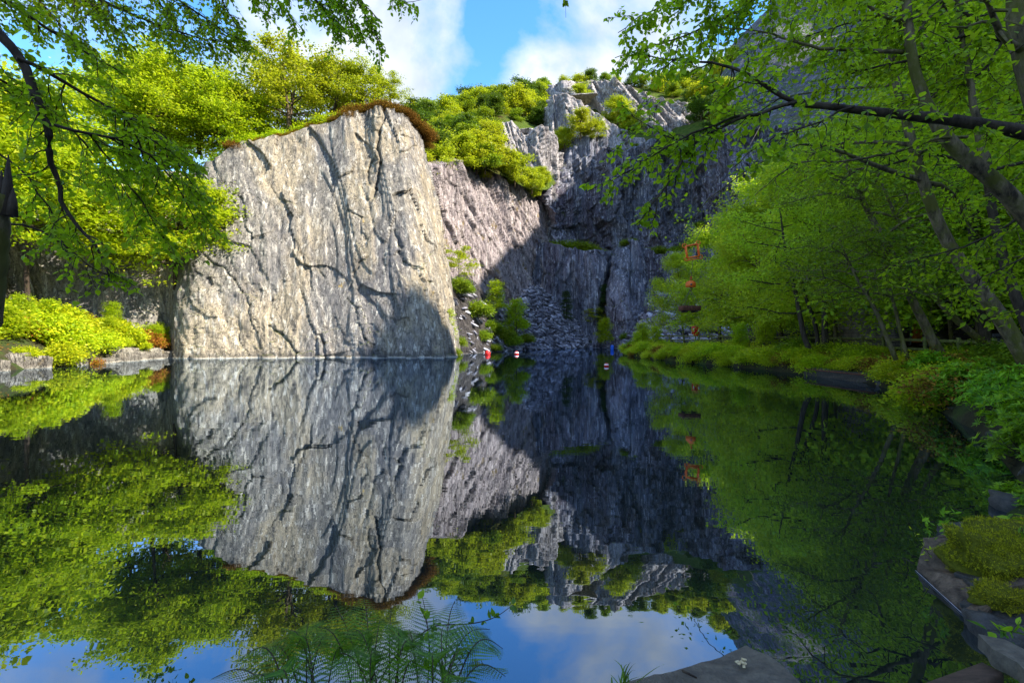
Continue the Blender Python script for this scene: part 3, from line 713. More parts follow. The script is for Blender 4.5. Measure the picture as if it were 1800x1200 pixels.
# trees clothing the hill
M['leaf_hill2'] = leaf_mat('hill_leaf_dark', (.03, .065, .004), (.06, .12, .006), (.11, .17, .008), .3, (.22, .36, .015))
hp = [make_tree('hill_tree', M['oakbark'], (M['leaf_hill'], M['leaf_oak'], M['leaf_hill2'])[i], seed=60 + i, H=8, R=4.4, tr=.2, base=.22, limbs=18, subs=5, nleaf=5200, leaf=(.35, .75), flat=.5, sig=.62, top=.35, rise=.65, trunkk=5) for i in range(3)]
def hill_ok(ix, iy):   # keep the crags bare
    for x0, x1, f in ((862, 985, lambda x: np.interp(x, [862, 880, 905, 960, 985], [262, 228, 214, 222, 300])),):
        if x0 < ix < x1 and iy > f(ix) + 2: return False
    if 955 < ix < 1135 and iy > np.interp(ix, [962, 1000, 1060, 1125], [158, 160, 185, 220]) and iy < np.interp(ix, [962, 990, 1060, 1125], [232, 240, 258, 275]): return False
    if 995 < ix < 1230 and np.interp(ix, [995, 1040, 1120, 1230], [140, 132, 150, 190]) < iy < np.interp(ix, [995, 1040, 1060, 1120, 1230], [172, 185, 205, 232, 270]): return False
    if 985 < ix < 1230 and iy > 225: return False
    return True
cand = []
for k in range(900):
    ix = rg.uniform(650, 1300); v = rg.random() ** .9
    P = hill_at(ix, v); iy = HZ - (P[2] - CH) / P[1] * FP
    cand.append((ix, iy, P, v))
cand += [(ix, 0, hill_at(ix, .985), .985) for ix in range(660, 1300, 9)]
pts_ = []
for ix, iy, P, v in cand:
    if iy and not hill_ok(ix, iy): continue
    if any((P[0] - q[0]) ** 2 + (P[1] - q[1]) ** 2 < (2.3 + .014 * P[1]) ** 2 for q in pts_): continue
    if ix > 1110 and v < .6 and rg.random() < .6: continue
    pts_.append(P)
    sc = rg.uniform(.6, .95) * (1.0 if P[1] > 140 else .75)
    if iy == 0: sc *= .8
    place(hp[len(pts_) % 3], USED, (P[0], P[1], P[2] - .8), rg.uniform(0, 6.28), sc, 'rounded green broadleaf tree in the dense wood covering the hillside', 'broadleaf trees covering the hill')
print('hill trees', len(pts_))

# trees along the rim of the pink cliff and in front of the crags (yellower)
for k in range(16):
    ix = rg.uniform(1075, 1240); v = rg.uniform(0.0, .10); P = hill_at(ix, v)
    place(hp[k % 3], USED, (P[0], P[1], P[2] - .8), rg.uniform(0, 6.28), rg.uniform(.2, .34), 'small rounded shrub-like tree on the green shelf above the purple wall', 'small trees on the shelf above the purple wall')
cp = make_tree('broadleaf_tree', M['oakbark'], M['leaf_oak'], seed=71, H=6, R=3.2, tr=.14, base=.15, limbs=16, subs=5, nleaf=7000, leaf=(.22, .42), flat=.5, sig=.42, top=.4, rise=.6)
for ix, iy, d, sc, lb in [(775, 312, 76, .9, 'yellow-green tree at the left end of the pink cliff rim'), (808, 296, 80, 1.0, 'yellow-green tree above the pale streak of the pink cliff'),
                          (838, 300, 84, 1.1, 'tall yellowish tree halfway along the pink cliff rim'), (868, 306, 88, 1.1, 'bushy tree on the pink cliff rim below the grey crag'),
                          (905, 322, 90, 1.0, 'yellow-green tree overhanging the right part of the pink cliff'), (935, 335, 94, .75, 'small tree in the notch where pink cliff meets purple wall'),
                          (952, 322, 101, .6, 'small yellow tree at the foot of the grey crag'), (1020, 240, 119, 1.1, 'yellow-green tree on top of the blocky purple crag'),
                          (1050, 243, 120, .8, 'small shrubby tree at the right end of the blocky purple crag'), (992, 262, 122, .9, 'young tree in the gap left of the blocky crag'),
                          (1020, 182, 160, 1.1, 'dark green shrub on the shelf below the ridge pinnacles'), (1085, 215, 150, 1.3, 'broad green tree on the shelf between the upper crags'),
                          (1105, 235, 148, 1.2, 'pale green tree at the right end of the upper crag'), (1130, 300, 119, .8, 'low tree on the grassy ledge above the purple wall'), (1180, 290, 119, .9, 'spreading tree on the ledge above the purple wall')]:
    P = px(ix, iy, d); place(cp, USED, (P[0], P[1], P[2] - .6), rg.uniform(0, 6.28), sc, lb)

# ------------------------------------------------------------------ left side: oaks on the rim and the sunlit trees of the left bank
oak = make_tree('oak_tree', M['oakbark'], M['leaf_oak'], seed=81, H=9, R=5.6, tr=.24, base=.16, limbs=24, subs=7, nleaf=10500, leaf=(.22, .42), flat=.45, sig=.38, stems=2, top=.3, rise=.7)
oak2 = make_tree('oak_tree', M['oakbark'], M['leaf_oak'], seed=84, H=8, R=5.0, tr=.2, base=.14, limbs=24, subs=7, nleaf=9500, leaf=(.22, .42), flat=.45, sig=.38, stems=3, top=.3, rise=.65)
for pr, ix, iy, d, sc, lb in [(oak, 508, 222, 54, .95, 'largest spreading oak on the rim of the pale quarry cliff'), (oak2, 425, 246, 55, .85, 'oak with several stems on the left part of the cliff rim'),
                              (oak2, 585, 205, 56, .78, 'small oak beside the heather at the right end of the rim'), (oak, 350, 262, 56, .8, 'oak half hidden by foliage where the rim meets the left wood'),
                              (oak2, 460, 226, 64, 1.0, 'oak set back behind the largest oak of the rim'), (oak2, 636, 196, 56, .62, 'low oak whose crown shows above the rust-brown heather'), (oak2, 688, 184, 58, .42, 'smallest oak, at the right end of the rim above the heather'),
                              (oak, 560, 215, 66, .85, 'oak set back between the largest oak and the heather'), (oak, 290, 285, 60, 1.1, 'tall oak standing behind the left wood')]:
    P = px(ix, iy, d); place(pr, USED, (P[0], P[1], P[2] - .5), rg.uniform(0, 6.28), sc, lb)

lt = [make_tree('alder_tree', M['bark'], M['leaf_sun'], seed=91 + i, H=13, R=5.4, tr=.2, base=.5, limbs=30, subs=8, nleaf=26000, leaf=(.18, .36), flat=.5, sig=.40, top=.4, rise=.45) for i in range(2)]
for k, (X, Y, sc, rz, lb) in enumerate([(-39, 36, 1.35, .5, 'tall sunlit alder at the far left behind the yellow bushes'), (-36.5, 36.5, 1.0, 2.2, 'bright green alder leaning over the cream wall'),
                         (-31.5, 45, 1.1, 4.0, 'alder beside the left edge of the pale cliff'), (-45, 44, 1.45, 1.0, 'big alder rising above all others on the left'),
                         (-38, 51, 1.1, 5.1, 'alder standing on the rim behind the cream wall'), (-31, 53, .95, .2, 'tall bright alder above the left end of the oak rim'),
                         (-50, 34, 1.5, 3.3, 'alder at the left edge of the left wood'), (-46, 58, 1.25, 2.5, 'far alder filling the gap above the left wood')]):
    z = float(ground_z(X, Y)) - .2
    if Y > 46: z = 17
    place(lt[k % 2], USED, (X, Y, z), rz, sc, lb)

# bushes: a shared builder
def make_bush(name, leafm, seed, R=1.0, H=1.0, n=2600, leaf=(.06, .13), ar=.6, stemm=None, kind='quad', sig=.2, tipn=60, droop=.3, upj=.75):
    rng = np.random.default_rng(seed); root = empty(name); mb = MB(); tips = []
    for i in range(tipn):
        a = rng.random() * 6.28; e = math.asin(rng.random() ** .8); r = .55 + .5 * rng.random() ** .5
        tp = np.array([math.cos(a) * math.cos(e) * R * r, math.sin(a) * math.cos(e) * R * r, H * (.15 + math.sin(e) * r * .85)])
        C = curve((rng.normal(0, .08 * R), rng.normal(0, .08 * R), -.1), tp, rng, 5, .1)
        if i % 3 == 0: mb.tube(C, np.linspace(.018, .004, 5), 4, False)
        tips += [C[3], C[4], C[4]]
    V, F = scatter_leaves(tips, rng, n, sig, .7, leaf[0], leaf[1], ar=ar, kind=kind, droop=droop, upj=upj)
    mb.build('stems', stemm or M['bark'], root); mesh_np('foliage', V, F, leafm, False, root)
    return root
bl = [make_bush('bank_bush', M['leaf_bush'], 101 + i, 1.25, 1.25, 5200, (.11, .22), sig=.2) for i in range(2)]
bo = make_bush('orange_bush', M['orange'], 105, .9, .7, 2200, (.08, .16), sig=.22)
bg = make_bush('leafy_bush', M['leaf_sun'], 106, 1.1, 1.1, 4200, (.10, .2), sig=.24)
bh = make_bush('heather_bush', M['heather'], 107, 1.1, .95, 4200, (.07, .15), ar=.5, sig=.2, droop=.1, upj=1.1)
# left bank: rows following the shore
k = 0
for row, (off, zs) in enumerate([(.45, .9), (2.0, 1.0), (3.9, 1.1), (5.6, 1.15), (7.4, 1.1)]):
    for j in range(13):
        Y = 23.5 + j * 1.72 + rg.uniform(-.5, .5)
        Xs = np.interp(Y, [24, 27, 31, 35, 40, 43, 46], [-26, -26.8, -27.5, -28.6, -29.8, -30.2, -31])
        X = Xs - off + rg.uniform(-.5, .5)
        if row == 0 and j in (1, 7, 10): continue
        if (Y > 39.5 and off > 4.5) or (Y > 41.5 and off > 3): continue
        z = float(ground_z(X, Y)) - .1
        pr = bo if (k * 7 + row) % 4 == 0 else (bg if (row * 3 + j) % 5 == 0 else bl[k % 2])
        place(pr, USED, (X, Y, z), rg.uniform(0, 6.28), rg.uniform(.6, 1.4) * (.75 if row == 0 else 1), 'low bright yellow-green bush in the thicket along the left shore', 'bushes packed along the left shore', 'bush'); k += 1
# boulders of the left shore
def boulder(name, c, s, seed, mat, label, cat='boulder', sq=1.0, rz=0, group=None, sub=4, noise=.25):
    import bmesh
    bm = bmesh.new(); bmesh.ops.create_cube(bm, size=2); bmesh.ops.subdivide_edges(bm, edges=bm.edges[:], cuts=sub * 3, use_grid_fill=True)
    V = np.array([v.co[:] for v in bm.verts]); Fs = np.array([[v.index for v in f.verts] for f in bm.faces]); bm.free()
    ln = np.linalg.norm(V, axis=1, keepdims=True)
    V = V * (1 - .45 * sq) + V / ln * 1.2 * (.45 * sq)
    rr = 1 + noise * fbm(V[:, 0] * 1.1 + seed, V[:, 1] * 1.1, V[:, 2] * 1.1 + seed, 4)
    V = V * rr[:, None]
    V = np.round(V * 5 + .35 * fbm(V[:, 0] * 3, V[:, 1] * 3 + seed, V[:, 2] * 3, 2)[:, None]) / 5 * .18 + V * .82
    o = mesh_np(name, V * (np.array(s) / 2), Fs, mat, False); o.location = c; o.rotation_euler = (0, 0, rz)
    return tag(o, label, cat if label else None, group)
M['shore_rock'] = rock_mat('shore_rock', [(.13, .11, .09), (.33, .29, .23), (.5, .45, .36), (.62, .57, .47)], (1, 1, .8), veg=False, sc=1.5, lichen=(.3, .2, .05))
for X, Y, s, lb in [(-27.2, 26.2, (1.5, 1.8, 1.9), 'upright pale boulder at the far left waterline'), (-28.3, 24.6, (1.3, 1.3, 1.4), 'squat pale boulder at the left picture edge'),
                    (-29.0, 36.0, (2.4, 2.6, 2.1), 'largest cream boulder at the middle of the left shore'), (-28.2, 33.2, (2.6, 2.0, .7), 'flat cream rock just above the water on the left shore'),
                    (-30.2, 40.6, (2.2, 1.8, 1.9), 'cream boulder right of the round bush on the left shore'), (-30.4, 42.4, (2.0, 1.5, 1.1), 'low pale rock at the foot of the pale cliff'),
                    (-31.6, 41.6, (1.8, 1.6, 2.0), 'rough block leaning on the left edge of the pale cliff')]:
    boulder('boulder', (X, Y, s[2] * .12), tuple(q_ * .72 for q_ in s), hash(lb) % 50 if False else abs(int(X * 7 + Y * 3)) % 50, M['shore_rock'], lb, rz=rg.uniform(0, 3))
for q, (ix, d, s) in enumerate([(352, 41.4, .9), (372, 41.9, .6), (415, 42.6, .5), (470, 42.6, .8), (498, 42.5, .5), (560, 42.9, .6), (612, 42.8, .5), (668, 42.4, .8), (722, 42.2, .6), (770, 43.0, .9), (792, 45, .8)]):
    P = px(ix, 600, d); boulder('boulder', (P[0], P[1], 0.02), (s * 1.5, s, s * .6), 11 + q, M['cliffA'], 'pale rock lying at the foot of the cliff, %s from the left' % ['first', 'second', 'third', 'fourth', 'fifth', 'sixth', 'seventh', 'eighth', 'ninth', 'tenth', 'last'][q], rz=q * .9, sub=2)
for q, (X, Y, s) in enumerate([(-26.0, 24.4, 1.0), (-26.9, 27.4, 1.1), (-27.3, 29.2, .8), (-27.6, 30.6, 1.3), (-28.0, 31.9, .8), (-28.7, 34.6, .9), (-29.4, 37.8, 1.3), (-29.7, 39.2, 1.0), (-30.3, 41.6, .9), (-30.2, 43.4, 1.1)]):
    boulder('boulder', (X - .25, Y, .12), (s, s * 1.2, s * .9), 31 + q, M['shore_rock'], 'pale rock between larger boulders on the left shore, %s from the left picture edge' % ['first', 'second', 'third', 'fourth', 'fifth', 'sixth', 'seventh', 'eighth', 'ninth', 'tenth'][q], rz=q * 1.3, sub=2)
# heather and ferns along the cliff rim
V_ = cA['top']; IXr = 900 + V_[:, 0] / V_[:, 1] * FP
for q, ix in enumerate([404, 420, 436, 452, 470, 488, 505, 522, 540, 556, 590, 603, 616, 629, 642, 655, 668, 681, 694, 707, 718, 728, 736, 742]):
    i = int(np.argmin(np.abs(IXr - ix) + (V_[:, 1] > 60) * 999)); P = V_[i]
    for b_ in range(2 if ix > 580 else 1):
        back = .9 + b_ * 1.6 + rg.uniform(-.2, .4)
        sc = rg.uniform(.8, 1.15) * (rg.uniform(.8, 1.45) if 600 < ix < 738 else .8)
        place(bh, USED, (P[0] + rg.uniform(-.4, .4), P[1] + back, P[2] - .15 + b_ * .25), rg.uniform(0, 6.28), sc, 'rust-brown heather bush on the rim of the pale cliff', 'heather bushes on the cliff rim', 'heather')
for q, ix in enumerate([372, 388, 405, 425, 447, 468, 490, 512, 535, 556, 575, 592, 612, 640]):
    i = int(np.argmin(np.abs(IXr - ix) + (V_[:, 1] > 60) * 999)); P = V_[i]
    place(bg, USED, (P[0], P[1] + 2.6 + rg.uniform(-.4, .6), P[2] + .1), rg.uniform(0, 6.28), rg.uniform(1.1, 1.6), 'green shrub under the oaks behind the cliff rim', 'green shrubs under the rim oaks', 'shrub')
# shrubs clinging to ledges and scree
sh = make_bush('ledge_shrub', M['leaf_hill'], 111, 1.2, 1.2, 3600, (.12, .26), sig=.26)
cn = make_tree('young_conifer', M['bark'], M['leaf_conifer'], seed=120, H=5, R=1.3, tr=.08, base=.05, limbs=34, subs=4, nleaf=6500, leaf=(.10, .22), flat=.3, sig=.16, top=1.0, rise=.1, ar=.35)
rw = make_tree('rowan_tree', M['bark'], M['leaf_oak'], seed=122, H=4.4, R=2.2, tr=.06, base=.35, limbs=12, subs=5, nleaf=2600, leaf=(.12, .24), flat=.25, sig=.22, top=.3, rise=.3)
gy = make_tree('young_birch', M['bark'], M['leaf_sun'], seed=123, H=4.5, R=1.5, tr=.06, base=.1, limbs=18, subs=5, nleaf=5200, leaf=(.12, .22), flat=.6, sig=.25, top=.5, rise=.7)
for q, (X, Y, sc) in enumerate([(-28.6, 27.5, .42), (-30.5, 30, .5), (-32, 33.5, .45), (-30.8, 37, .4), (-33, 40, .55), (-31.2, 42.6, .38), (-29.2, 33, .3)]):
    place(gy, USED, (X, Y, float(ground_z(X, Y)) - .1), q * 1.1, sc, 'young birch shoot standing up from the left shore thicket, %s from the left' % ['first', 'second', 'fifth', 'sixth', 'fourth', 'last', 'third'][q], None, 'sapling')
place(rw, USED, px(806, 500, 57.5), .4, 1.0, 'small tree clinging to the ledge between pale and pink cliffs')
place(gy, USED, px(872, 548, 68), 1.4, .95, 'bright green sapling standing on the dark rubble')
place(gy, USED, px(908, 585, 72), 2.4, 1.1, 'green sapling on the left edge of the slate fan')
place(gy, USED, px(783, 608, 50.5), 4.4, .85, 'thin green sapling growing from the foot of the pale cliff')
place(cn, USED, px(995, 560, 93), 0, 1.15, 'dark narrow conifer between the slate fan and the lower wall')
place(cn, USED, px(1063, 560, 98), 1, 1.5, 'taller conifer in the cleft left of the rock buttress')
place(gy, USED, px(1064, 604, 90), 3, 1.05, 'pale green young tree at the foot of the rock buttress')
place(rw, USED, px(1045, 575, 97), 2, .9, 'feathery sapling in the dark cleft beside the lower wall')
for ix, iy, d, sc, lb in [(885, 590, 68, 1.2, 'broad shrub on the dark rubble left of the slate fan'), (900, 600, 68, 1.1, 'shrub at the foot of the slate fan above the waterline'), (925, 596, 73, .9, 'small shrub inside the left part of the slate fan'),
        (865, 575, 66, 1.0, 'shrub below the bright sapling on the rubble'), (850, 590, 62, .8, 'low shrub in the rubble left of the bright sapling'), (808, 500, 56, .9, 'yellowish shrub beneath the ledge tree between the cliffs'), (818, 508, 60, .8, 'shrub right of the ledge tree between the cliffs'),
        (915, 570, 76, 1.0, 'shrub halfway up the left side of the slate fan'), (970, 436, 102, 1.3, 'leftmost shrub on the terrace above the lower wall'), (988, 438, 103, 1.6, 'second shrub from the left on the terrace above the lower wall'), (1008, 440, 104, 1.7, 'largest shrub in the middle of the terrace'),
        (1028, 441, 104, 1.7, 'broad shrub right of the middle of the terrace'), (1046, 445, 103, 1.3, 'shrub near the right end of the left terrace'), (1062, 448, 106, 1.0, 'small shrub above the dark cleft'), (1100, 428, 99, .9, 'shrub crowning the top of the rock buttress'), (1112, 425, 99, .8, 'small shrub on the right shoulder of the buttress top'),
        (1140, 446, 108, 1.2, 'first shrub on the right terrace beside the buttress'), (1160, 444, 108, 1.3, 'second shrub on the right terrace'), (1185, 442, 106, 1.1, 'third shrub on the right terrace'), (1205, 438, 105, 1.2, 'shrub on the right terrace just left of the orange hoist'),
        (1070, 500, 106, 1.2, 'shrub in the middle of the dark cleft'), (1075, 480, 106, 1.1, 'upper shrub of the dark cleft'), (1068, 525, 104, 1.2, 'lower shrub of the dark cleft'), (1225, 425, 106, 1.2, 'shrub behind the orange hoist'), (1230, 395, 112, .9, 'shrub on the purple wall above the orange hoist'),
        (1130, 590, 92, .8, 'shrub at the right foot of the buttress'), (1100, 592, 90, .8, 'shrub at the foot of the buttress behind the bank tip'), (797, 618, 50, .6, 'little shrub at the waterline at the right end of the pale cliff'), (805, 600, 54, .7, 'shrub in the gully beside the pale cliff foot'),
        (1040, 600, 98, .7, 'shrub at the right foot of the slate fan'), (1020, 596, 96, .5, 'tiny shrub low on the right of the slate fan'),
        (842, 548, 62, 1.3, 'dark shrub in the rubble gully right of the pale cliff'), (872, 610, 64, .6, 'waterline shrub behind the leftmost buoy')]:
    P = px(ix, iy, d); place(sh, USED, (P[0], P[1], P[2] - .4), rg.uniform(0, 6.28), sc, lb, None, 'shrub')

# ------------------------------------------------------------------ right bank woodland
bt = [make_tree('birch_tree', M['birch'], M['leaf_birch'], seed=131 + i, H=13, R=4.6, tr=.15, base=.2, lean=(-1.6 + i * .5, -.4), limbs=26, subs=7, nleaf=30000, leaf=(.12, .24), flat=.9, sig=.36, top=.42, rise=.5, stems=1 + (i == 1)) for i in range(3)]
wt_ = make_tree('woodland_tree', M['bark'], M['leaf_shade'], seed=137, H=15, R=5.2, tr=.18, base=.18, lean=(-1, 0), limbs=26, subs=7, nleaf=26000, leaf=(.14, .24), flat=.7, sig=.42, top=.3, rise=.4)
RT = [(bt[0], 19.6, 55, .78, 'pale green birch nearest the hanging platform at the tip of the wood'), (bt[1], 21.5, 50, 1.0, 'bright birch behind the left end of the fence'),
      (bt[2], 25, 46, .95, 'leafy birch rising behind the life ring fence'), (bt[0], 24, 43, 1.2, 'tall yellow-green birch over the middle of the fence'),
      (bt[1], 19, 37, .95, 'birch with a drooping crown beside the fence middle'), (bt[2], 22.5, 34, 1.15, 'birch behind the three dark stems'),
      (bt[0], 20.5, 30.5, .8, 'small birch behind the fence left of the dark stems'), (bt[1], 21.5, 23.5, .85, 'forked birch behind the fence right of the dark stems'),
      (bt[2], 21, 28, 1.1, 'broad birch behind the group of dark stems'), (bt[0], 26, 37, 1.2, 'high birch in the second row of the right wood'),
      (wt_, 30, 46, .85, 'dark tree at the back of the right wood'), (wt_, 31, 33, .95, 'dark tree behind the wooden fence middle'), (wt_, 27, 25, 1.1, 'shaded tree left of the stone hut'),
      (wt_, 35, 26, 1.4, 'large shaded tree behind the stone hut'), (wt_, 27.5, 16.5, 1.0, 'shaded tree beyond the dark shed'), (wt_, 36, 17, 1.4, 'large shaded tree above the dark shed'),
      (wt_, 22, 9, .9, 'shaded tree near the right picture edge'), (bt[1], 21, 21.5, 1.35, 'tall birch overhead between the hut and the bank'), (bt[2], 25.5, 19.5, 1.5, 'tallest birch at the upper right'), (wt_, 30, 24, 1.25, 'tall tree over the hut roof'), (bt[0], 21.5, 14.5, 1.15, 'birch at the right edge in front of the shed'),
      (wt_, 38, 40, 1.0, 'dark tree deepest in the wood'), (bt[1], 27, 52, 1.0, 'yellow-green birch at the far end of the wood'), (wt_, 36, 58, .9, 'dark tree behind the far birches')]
for q, (pr, X, Y, sc, lb) in enumerate(RT):
    place(pr, USED, (X, Y, float(ground_z(X, Y)) - .1), (q * 1.3) % 1.2 - .6, sc, lb)
# bushes on the right bank
rbz = [make_bush('bank_shrub', M['leaf_bush'], 141, .95, .75, 4200, (.07, .15), sig=.2), make_bush('bank_shrub', M['leaf_sun'], 142, 1.0, .9, 3800, (.08, .16), sig=.2)]
rbo = make_bush('bracken_clump', M['heather'], 143, .9, .6, 2600, (.06, .14), ar=.4, sig=.18)
shore = WPOLY[3:15]
k = 0
sl = np.concatenate([[0], np.cumsum(np.hypot(*np.diff(shore, axis=0).T))])
for row, off in enumerate([.35, 1.3, 2.5]):
    for s_ in np.arange(9.5, sl[-1], .95 + row * .2):
        X = np.interp(s_, sl, shore[:, 0]) + off + rg.uniform(-.25, .25); Y = np.interp(s_, sl, shore[:, 1]) + rg.uniform(-.3, .3)
        if row == 2 and rg.random() < .35: continue
        pr = rbo if (k * 5 + row) % 4 == 0 else rbz[k % 2]
        sc = rg.uniform(.5, 1.25) * (.75 if row == 0 else .85)
        place(pr, USED, (X, Y, float(ground_z(X, Y)) - .12), rg.uniform(0, 6.28), sc, 'low tangled shrub in the thicket along the right shore', 'shrubs tangled along the right shore', 'shrub'); k += 1
P = (13.6, 50.5); place(gy, USED, (P[0], P[1], .5), 1, .62, 'bright yellow-green sapling standing at the tip of the right bank')
rz2 = random.Random(5)
for q, s_ in enumerate(np.linspace(26, sl[-1] - 2, 11)):
    X = np.interp(s_, sl, shore[:, 0]) + rz2.uniform(.6, 2.6); Y = np.interp(s_, sl, shore[:, 1])
    if abs(X / Y * 850 + 900 - 1223) < 45 or abs(X / Y * 850 + 900 - 1593) < 30: continue
    place(gy if q % 3 else sh, USED, (X, Y, float(ground_z(X, Y)) - .1), q * 1.7, rz2.uniform(.3, .5) if q % 3 else .75, 'leafy shoot standing above the low thicket of the right shore', 'shoots above the right shore thicket', 'shrub')
# rhododendrons, near right
def rhodo(seed, R, H, ros=110):
    rng = np.random.default_rng(seed); root = empty('rhododendron_bush'); mb = MB(); Vs = []; Fs = []; n0 = 0
    for i in range(ros):
        a = rng.random() * 6.28; e = math.asin(rng.random() ** .7); r = .6 + .42 * rng.random()
        c_ = np.array([math.cos(a) * math.cos(e) * R * r, math.sin(a) * math.cos(e) * R * r, H * (.12 + .88 * math.sin(e) * r)])
        C = curve((0, 0, 0), c_, rng, 5, .08); 
        if i % 2 == 0: mb.tube(C, np.linspace(.014, .004, 5), 4, False)
        ax_ = unit(c_ / np.linalg.norm(c_) + np.array([0, 0, .7]) + rng.normal(0, .3, 3))
        m = rng.integers(8, 13); t1 = unit(np.cross(ax_, [.3, .8, .1])); t2 = np.cross(ax_, t1)
        an = np.arange(m) * 2.4 + rng.random() * 6
        D = np.cos(an)[:, None] * t1 + np.sin(an)[:, None] * t2 + ax_ * (.15 + .6 * rng.random(m))[:, None]
        Ln = .10 + .06 * rng.random(m)
        V, F = leaf_geo(np.repeat(c_[None], m, 0) + .01 * D, D, np.repeat(ax_[None], m, 0), Ln, Ln * .3, 'hex')
        Vs.append(V); Fs.append(F + n0); n0 += len(V)
        m2 = 7; ofs = c_ * .82 + rng.normal(0, .09, (m2, 3)); D = unit(rng.normal(0, 1, (m2, 3)) + ax_ * .5)
        V, F = leaf_geo(ofs, D, unit(rng.normal(0, .5, (m2, 3)) + [0, 0, 1]), .12, .04, 'hex'); Vs.append(V); Fs.append(F + n0); n0 += len(V)
    mb.build('stems', M['bark'], root); mesh_np('foliage', np.concatenate(Vs), np.concatenate(Fs), M['leaf_laurel'], False, root)
    return root
rh = [rhodo(151, .8, .95, 150), rhodo(152, 1.0, 1.0, 190)]
for q, (X, Y, sc, lb) in enumerate([(12.3, 14.3, 1.15, 'rhododendron furthest along the right shore'), (11.6, 12.2, .95, 'rhododendron with bright tips below the forked trunk'), (9.6, 10.4, 1.1, 'rhododendron bulging over the water in the row by the shore'),
                                    (8.6, 8.4, .95, 'rhododendron lowest over the dark water'), (12.6, 10.5, 1.3, 'tall rhododendron in front of the fence'), (7.1, 6.6, .8, 'rhododendron at the right picture edge above the mossy rocks'),
                                    (9.8, 8.0, 1.05, 'dense rhododendron behind the row by the shore'), (10.6, 9.2, 1.2, 'rhododendron reaching up towards the leaning birch'), (13.8, 18.2, .8, 'small rhododendron beside the rusty shore rail'), (8.0, 5.6, .9, 'rhododendron cut off by the right picture edge'),
                                    (5.0, 4.9, .5, 'small rhododendron hanging over the shore just behind the moss'), (6.3, 5.9, .7, 'rhododendron in the right edge row above the dark rocks'), (4.6, 4.2, .4, 'lowest rhododendron sprig at the right edge'), (5.9, 5.0, .7, 'rhododendron filling the right edge behind the small one')]):
    place(rh[q % 2], USED, (X + .15, Y, float(ground_z(X, Y)) - .2), rg.uniform(0, 6.28), sc * .86, lb, None, 'bush')
bn = make_bush('leafy_shrub', M['leaf_shade'], 144, 1.0, 1.0, 4200, (.07, .14), sig=.2)
for q, (X, Y, sc) in enumerate([(14.4, 13.2, 1.2), (15, 16, 1.1), (19.8, 22, .9), (13.2, 10, 1.2), (14.5, 11, 1.3), (11.5, 8.2, 1.1), (17, 17, 1.3), (17.5, 13.5, 1.3), (15.5, 9.5, 1.3), (10.2, 6.5, 1.1), (18.5, 20, 1.2), (16.2, 24.2, 1.0), (14.8, 21, .9), (12.5, 6.5, 1.2)]):
    place(bn, USED, (X, Y, float(ground_z(X, Y)) - .15), rg.uniform(0, 6.28), sc * .8, 'leafy green shrub in the shade behind the right shore', 'shaded shrubs behind the right shore', 'shrub')

# ------------------------------------------------------------------ boughs close to the camera
def dense(P, R, step=.12):
    P = np.asarray(P, float); l = np.concatenate([[0], np.cumsum(np.linalg.norm(np.diff(P, axis=0), axis=1))])
    n = max(6, int(l[-1] / step)); s = np.linspace(0, l[-1], n)
    Q = np.stack([np.interp(s, l, P[:, k]) for k in range(3)], 1)
    kk = max(1, n // (len(P) * 3)); ker = np.ones(2 * kk + 1) / (2 * kk + 1)
    for k in range(3):
        a = Q[:, k]; pad = np.concatenate([2 * a[0] - a[1:kk + 1][::-1], a, 2 * a[-1] - a[-kk - 1:-1][::-1]]); Q[:, k] = np.convolve(pad, ker, 'valid')
    return Q, np.interp(s, l, np.linspace(R[0], R[1], len(P)) if len(R) == 2 else R), s

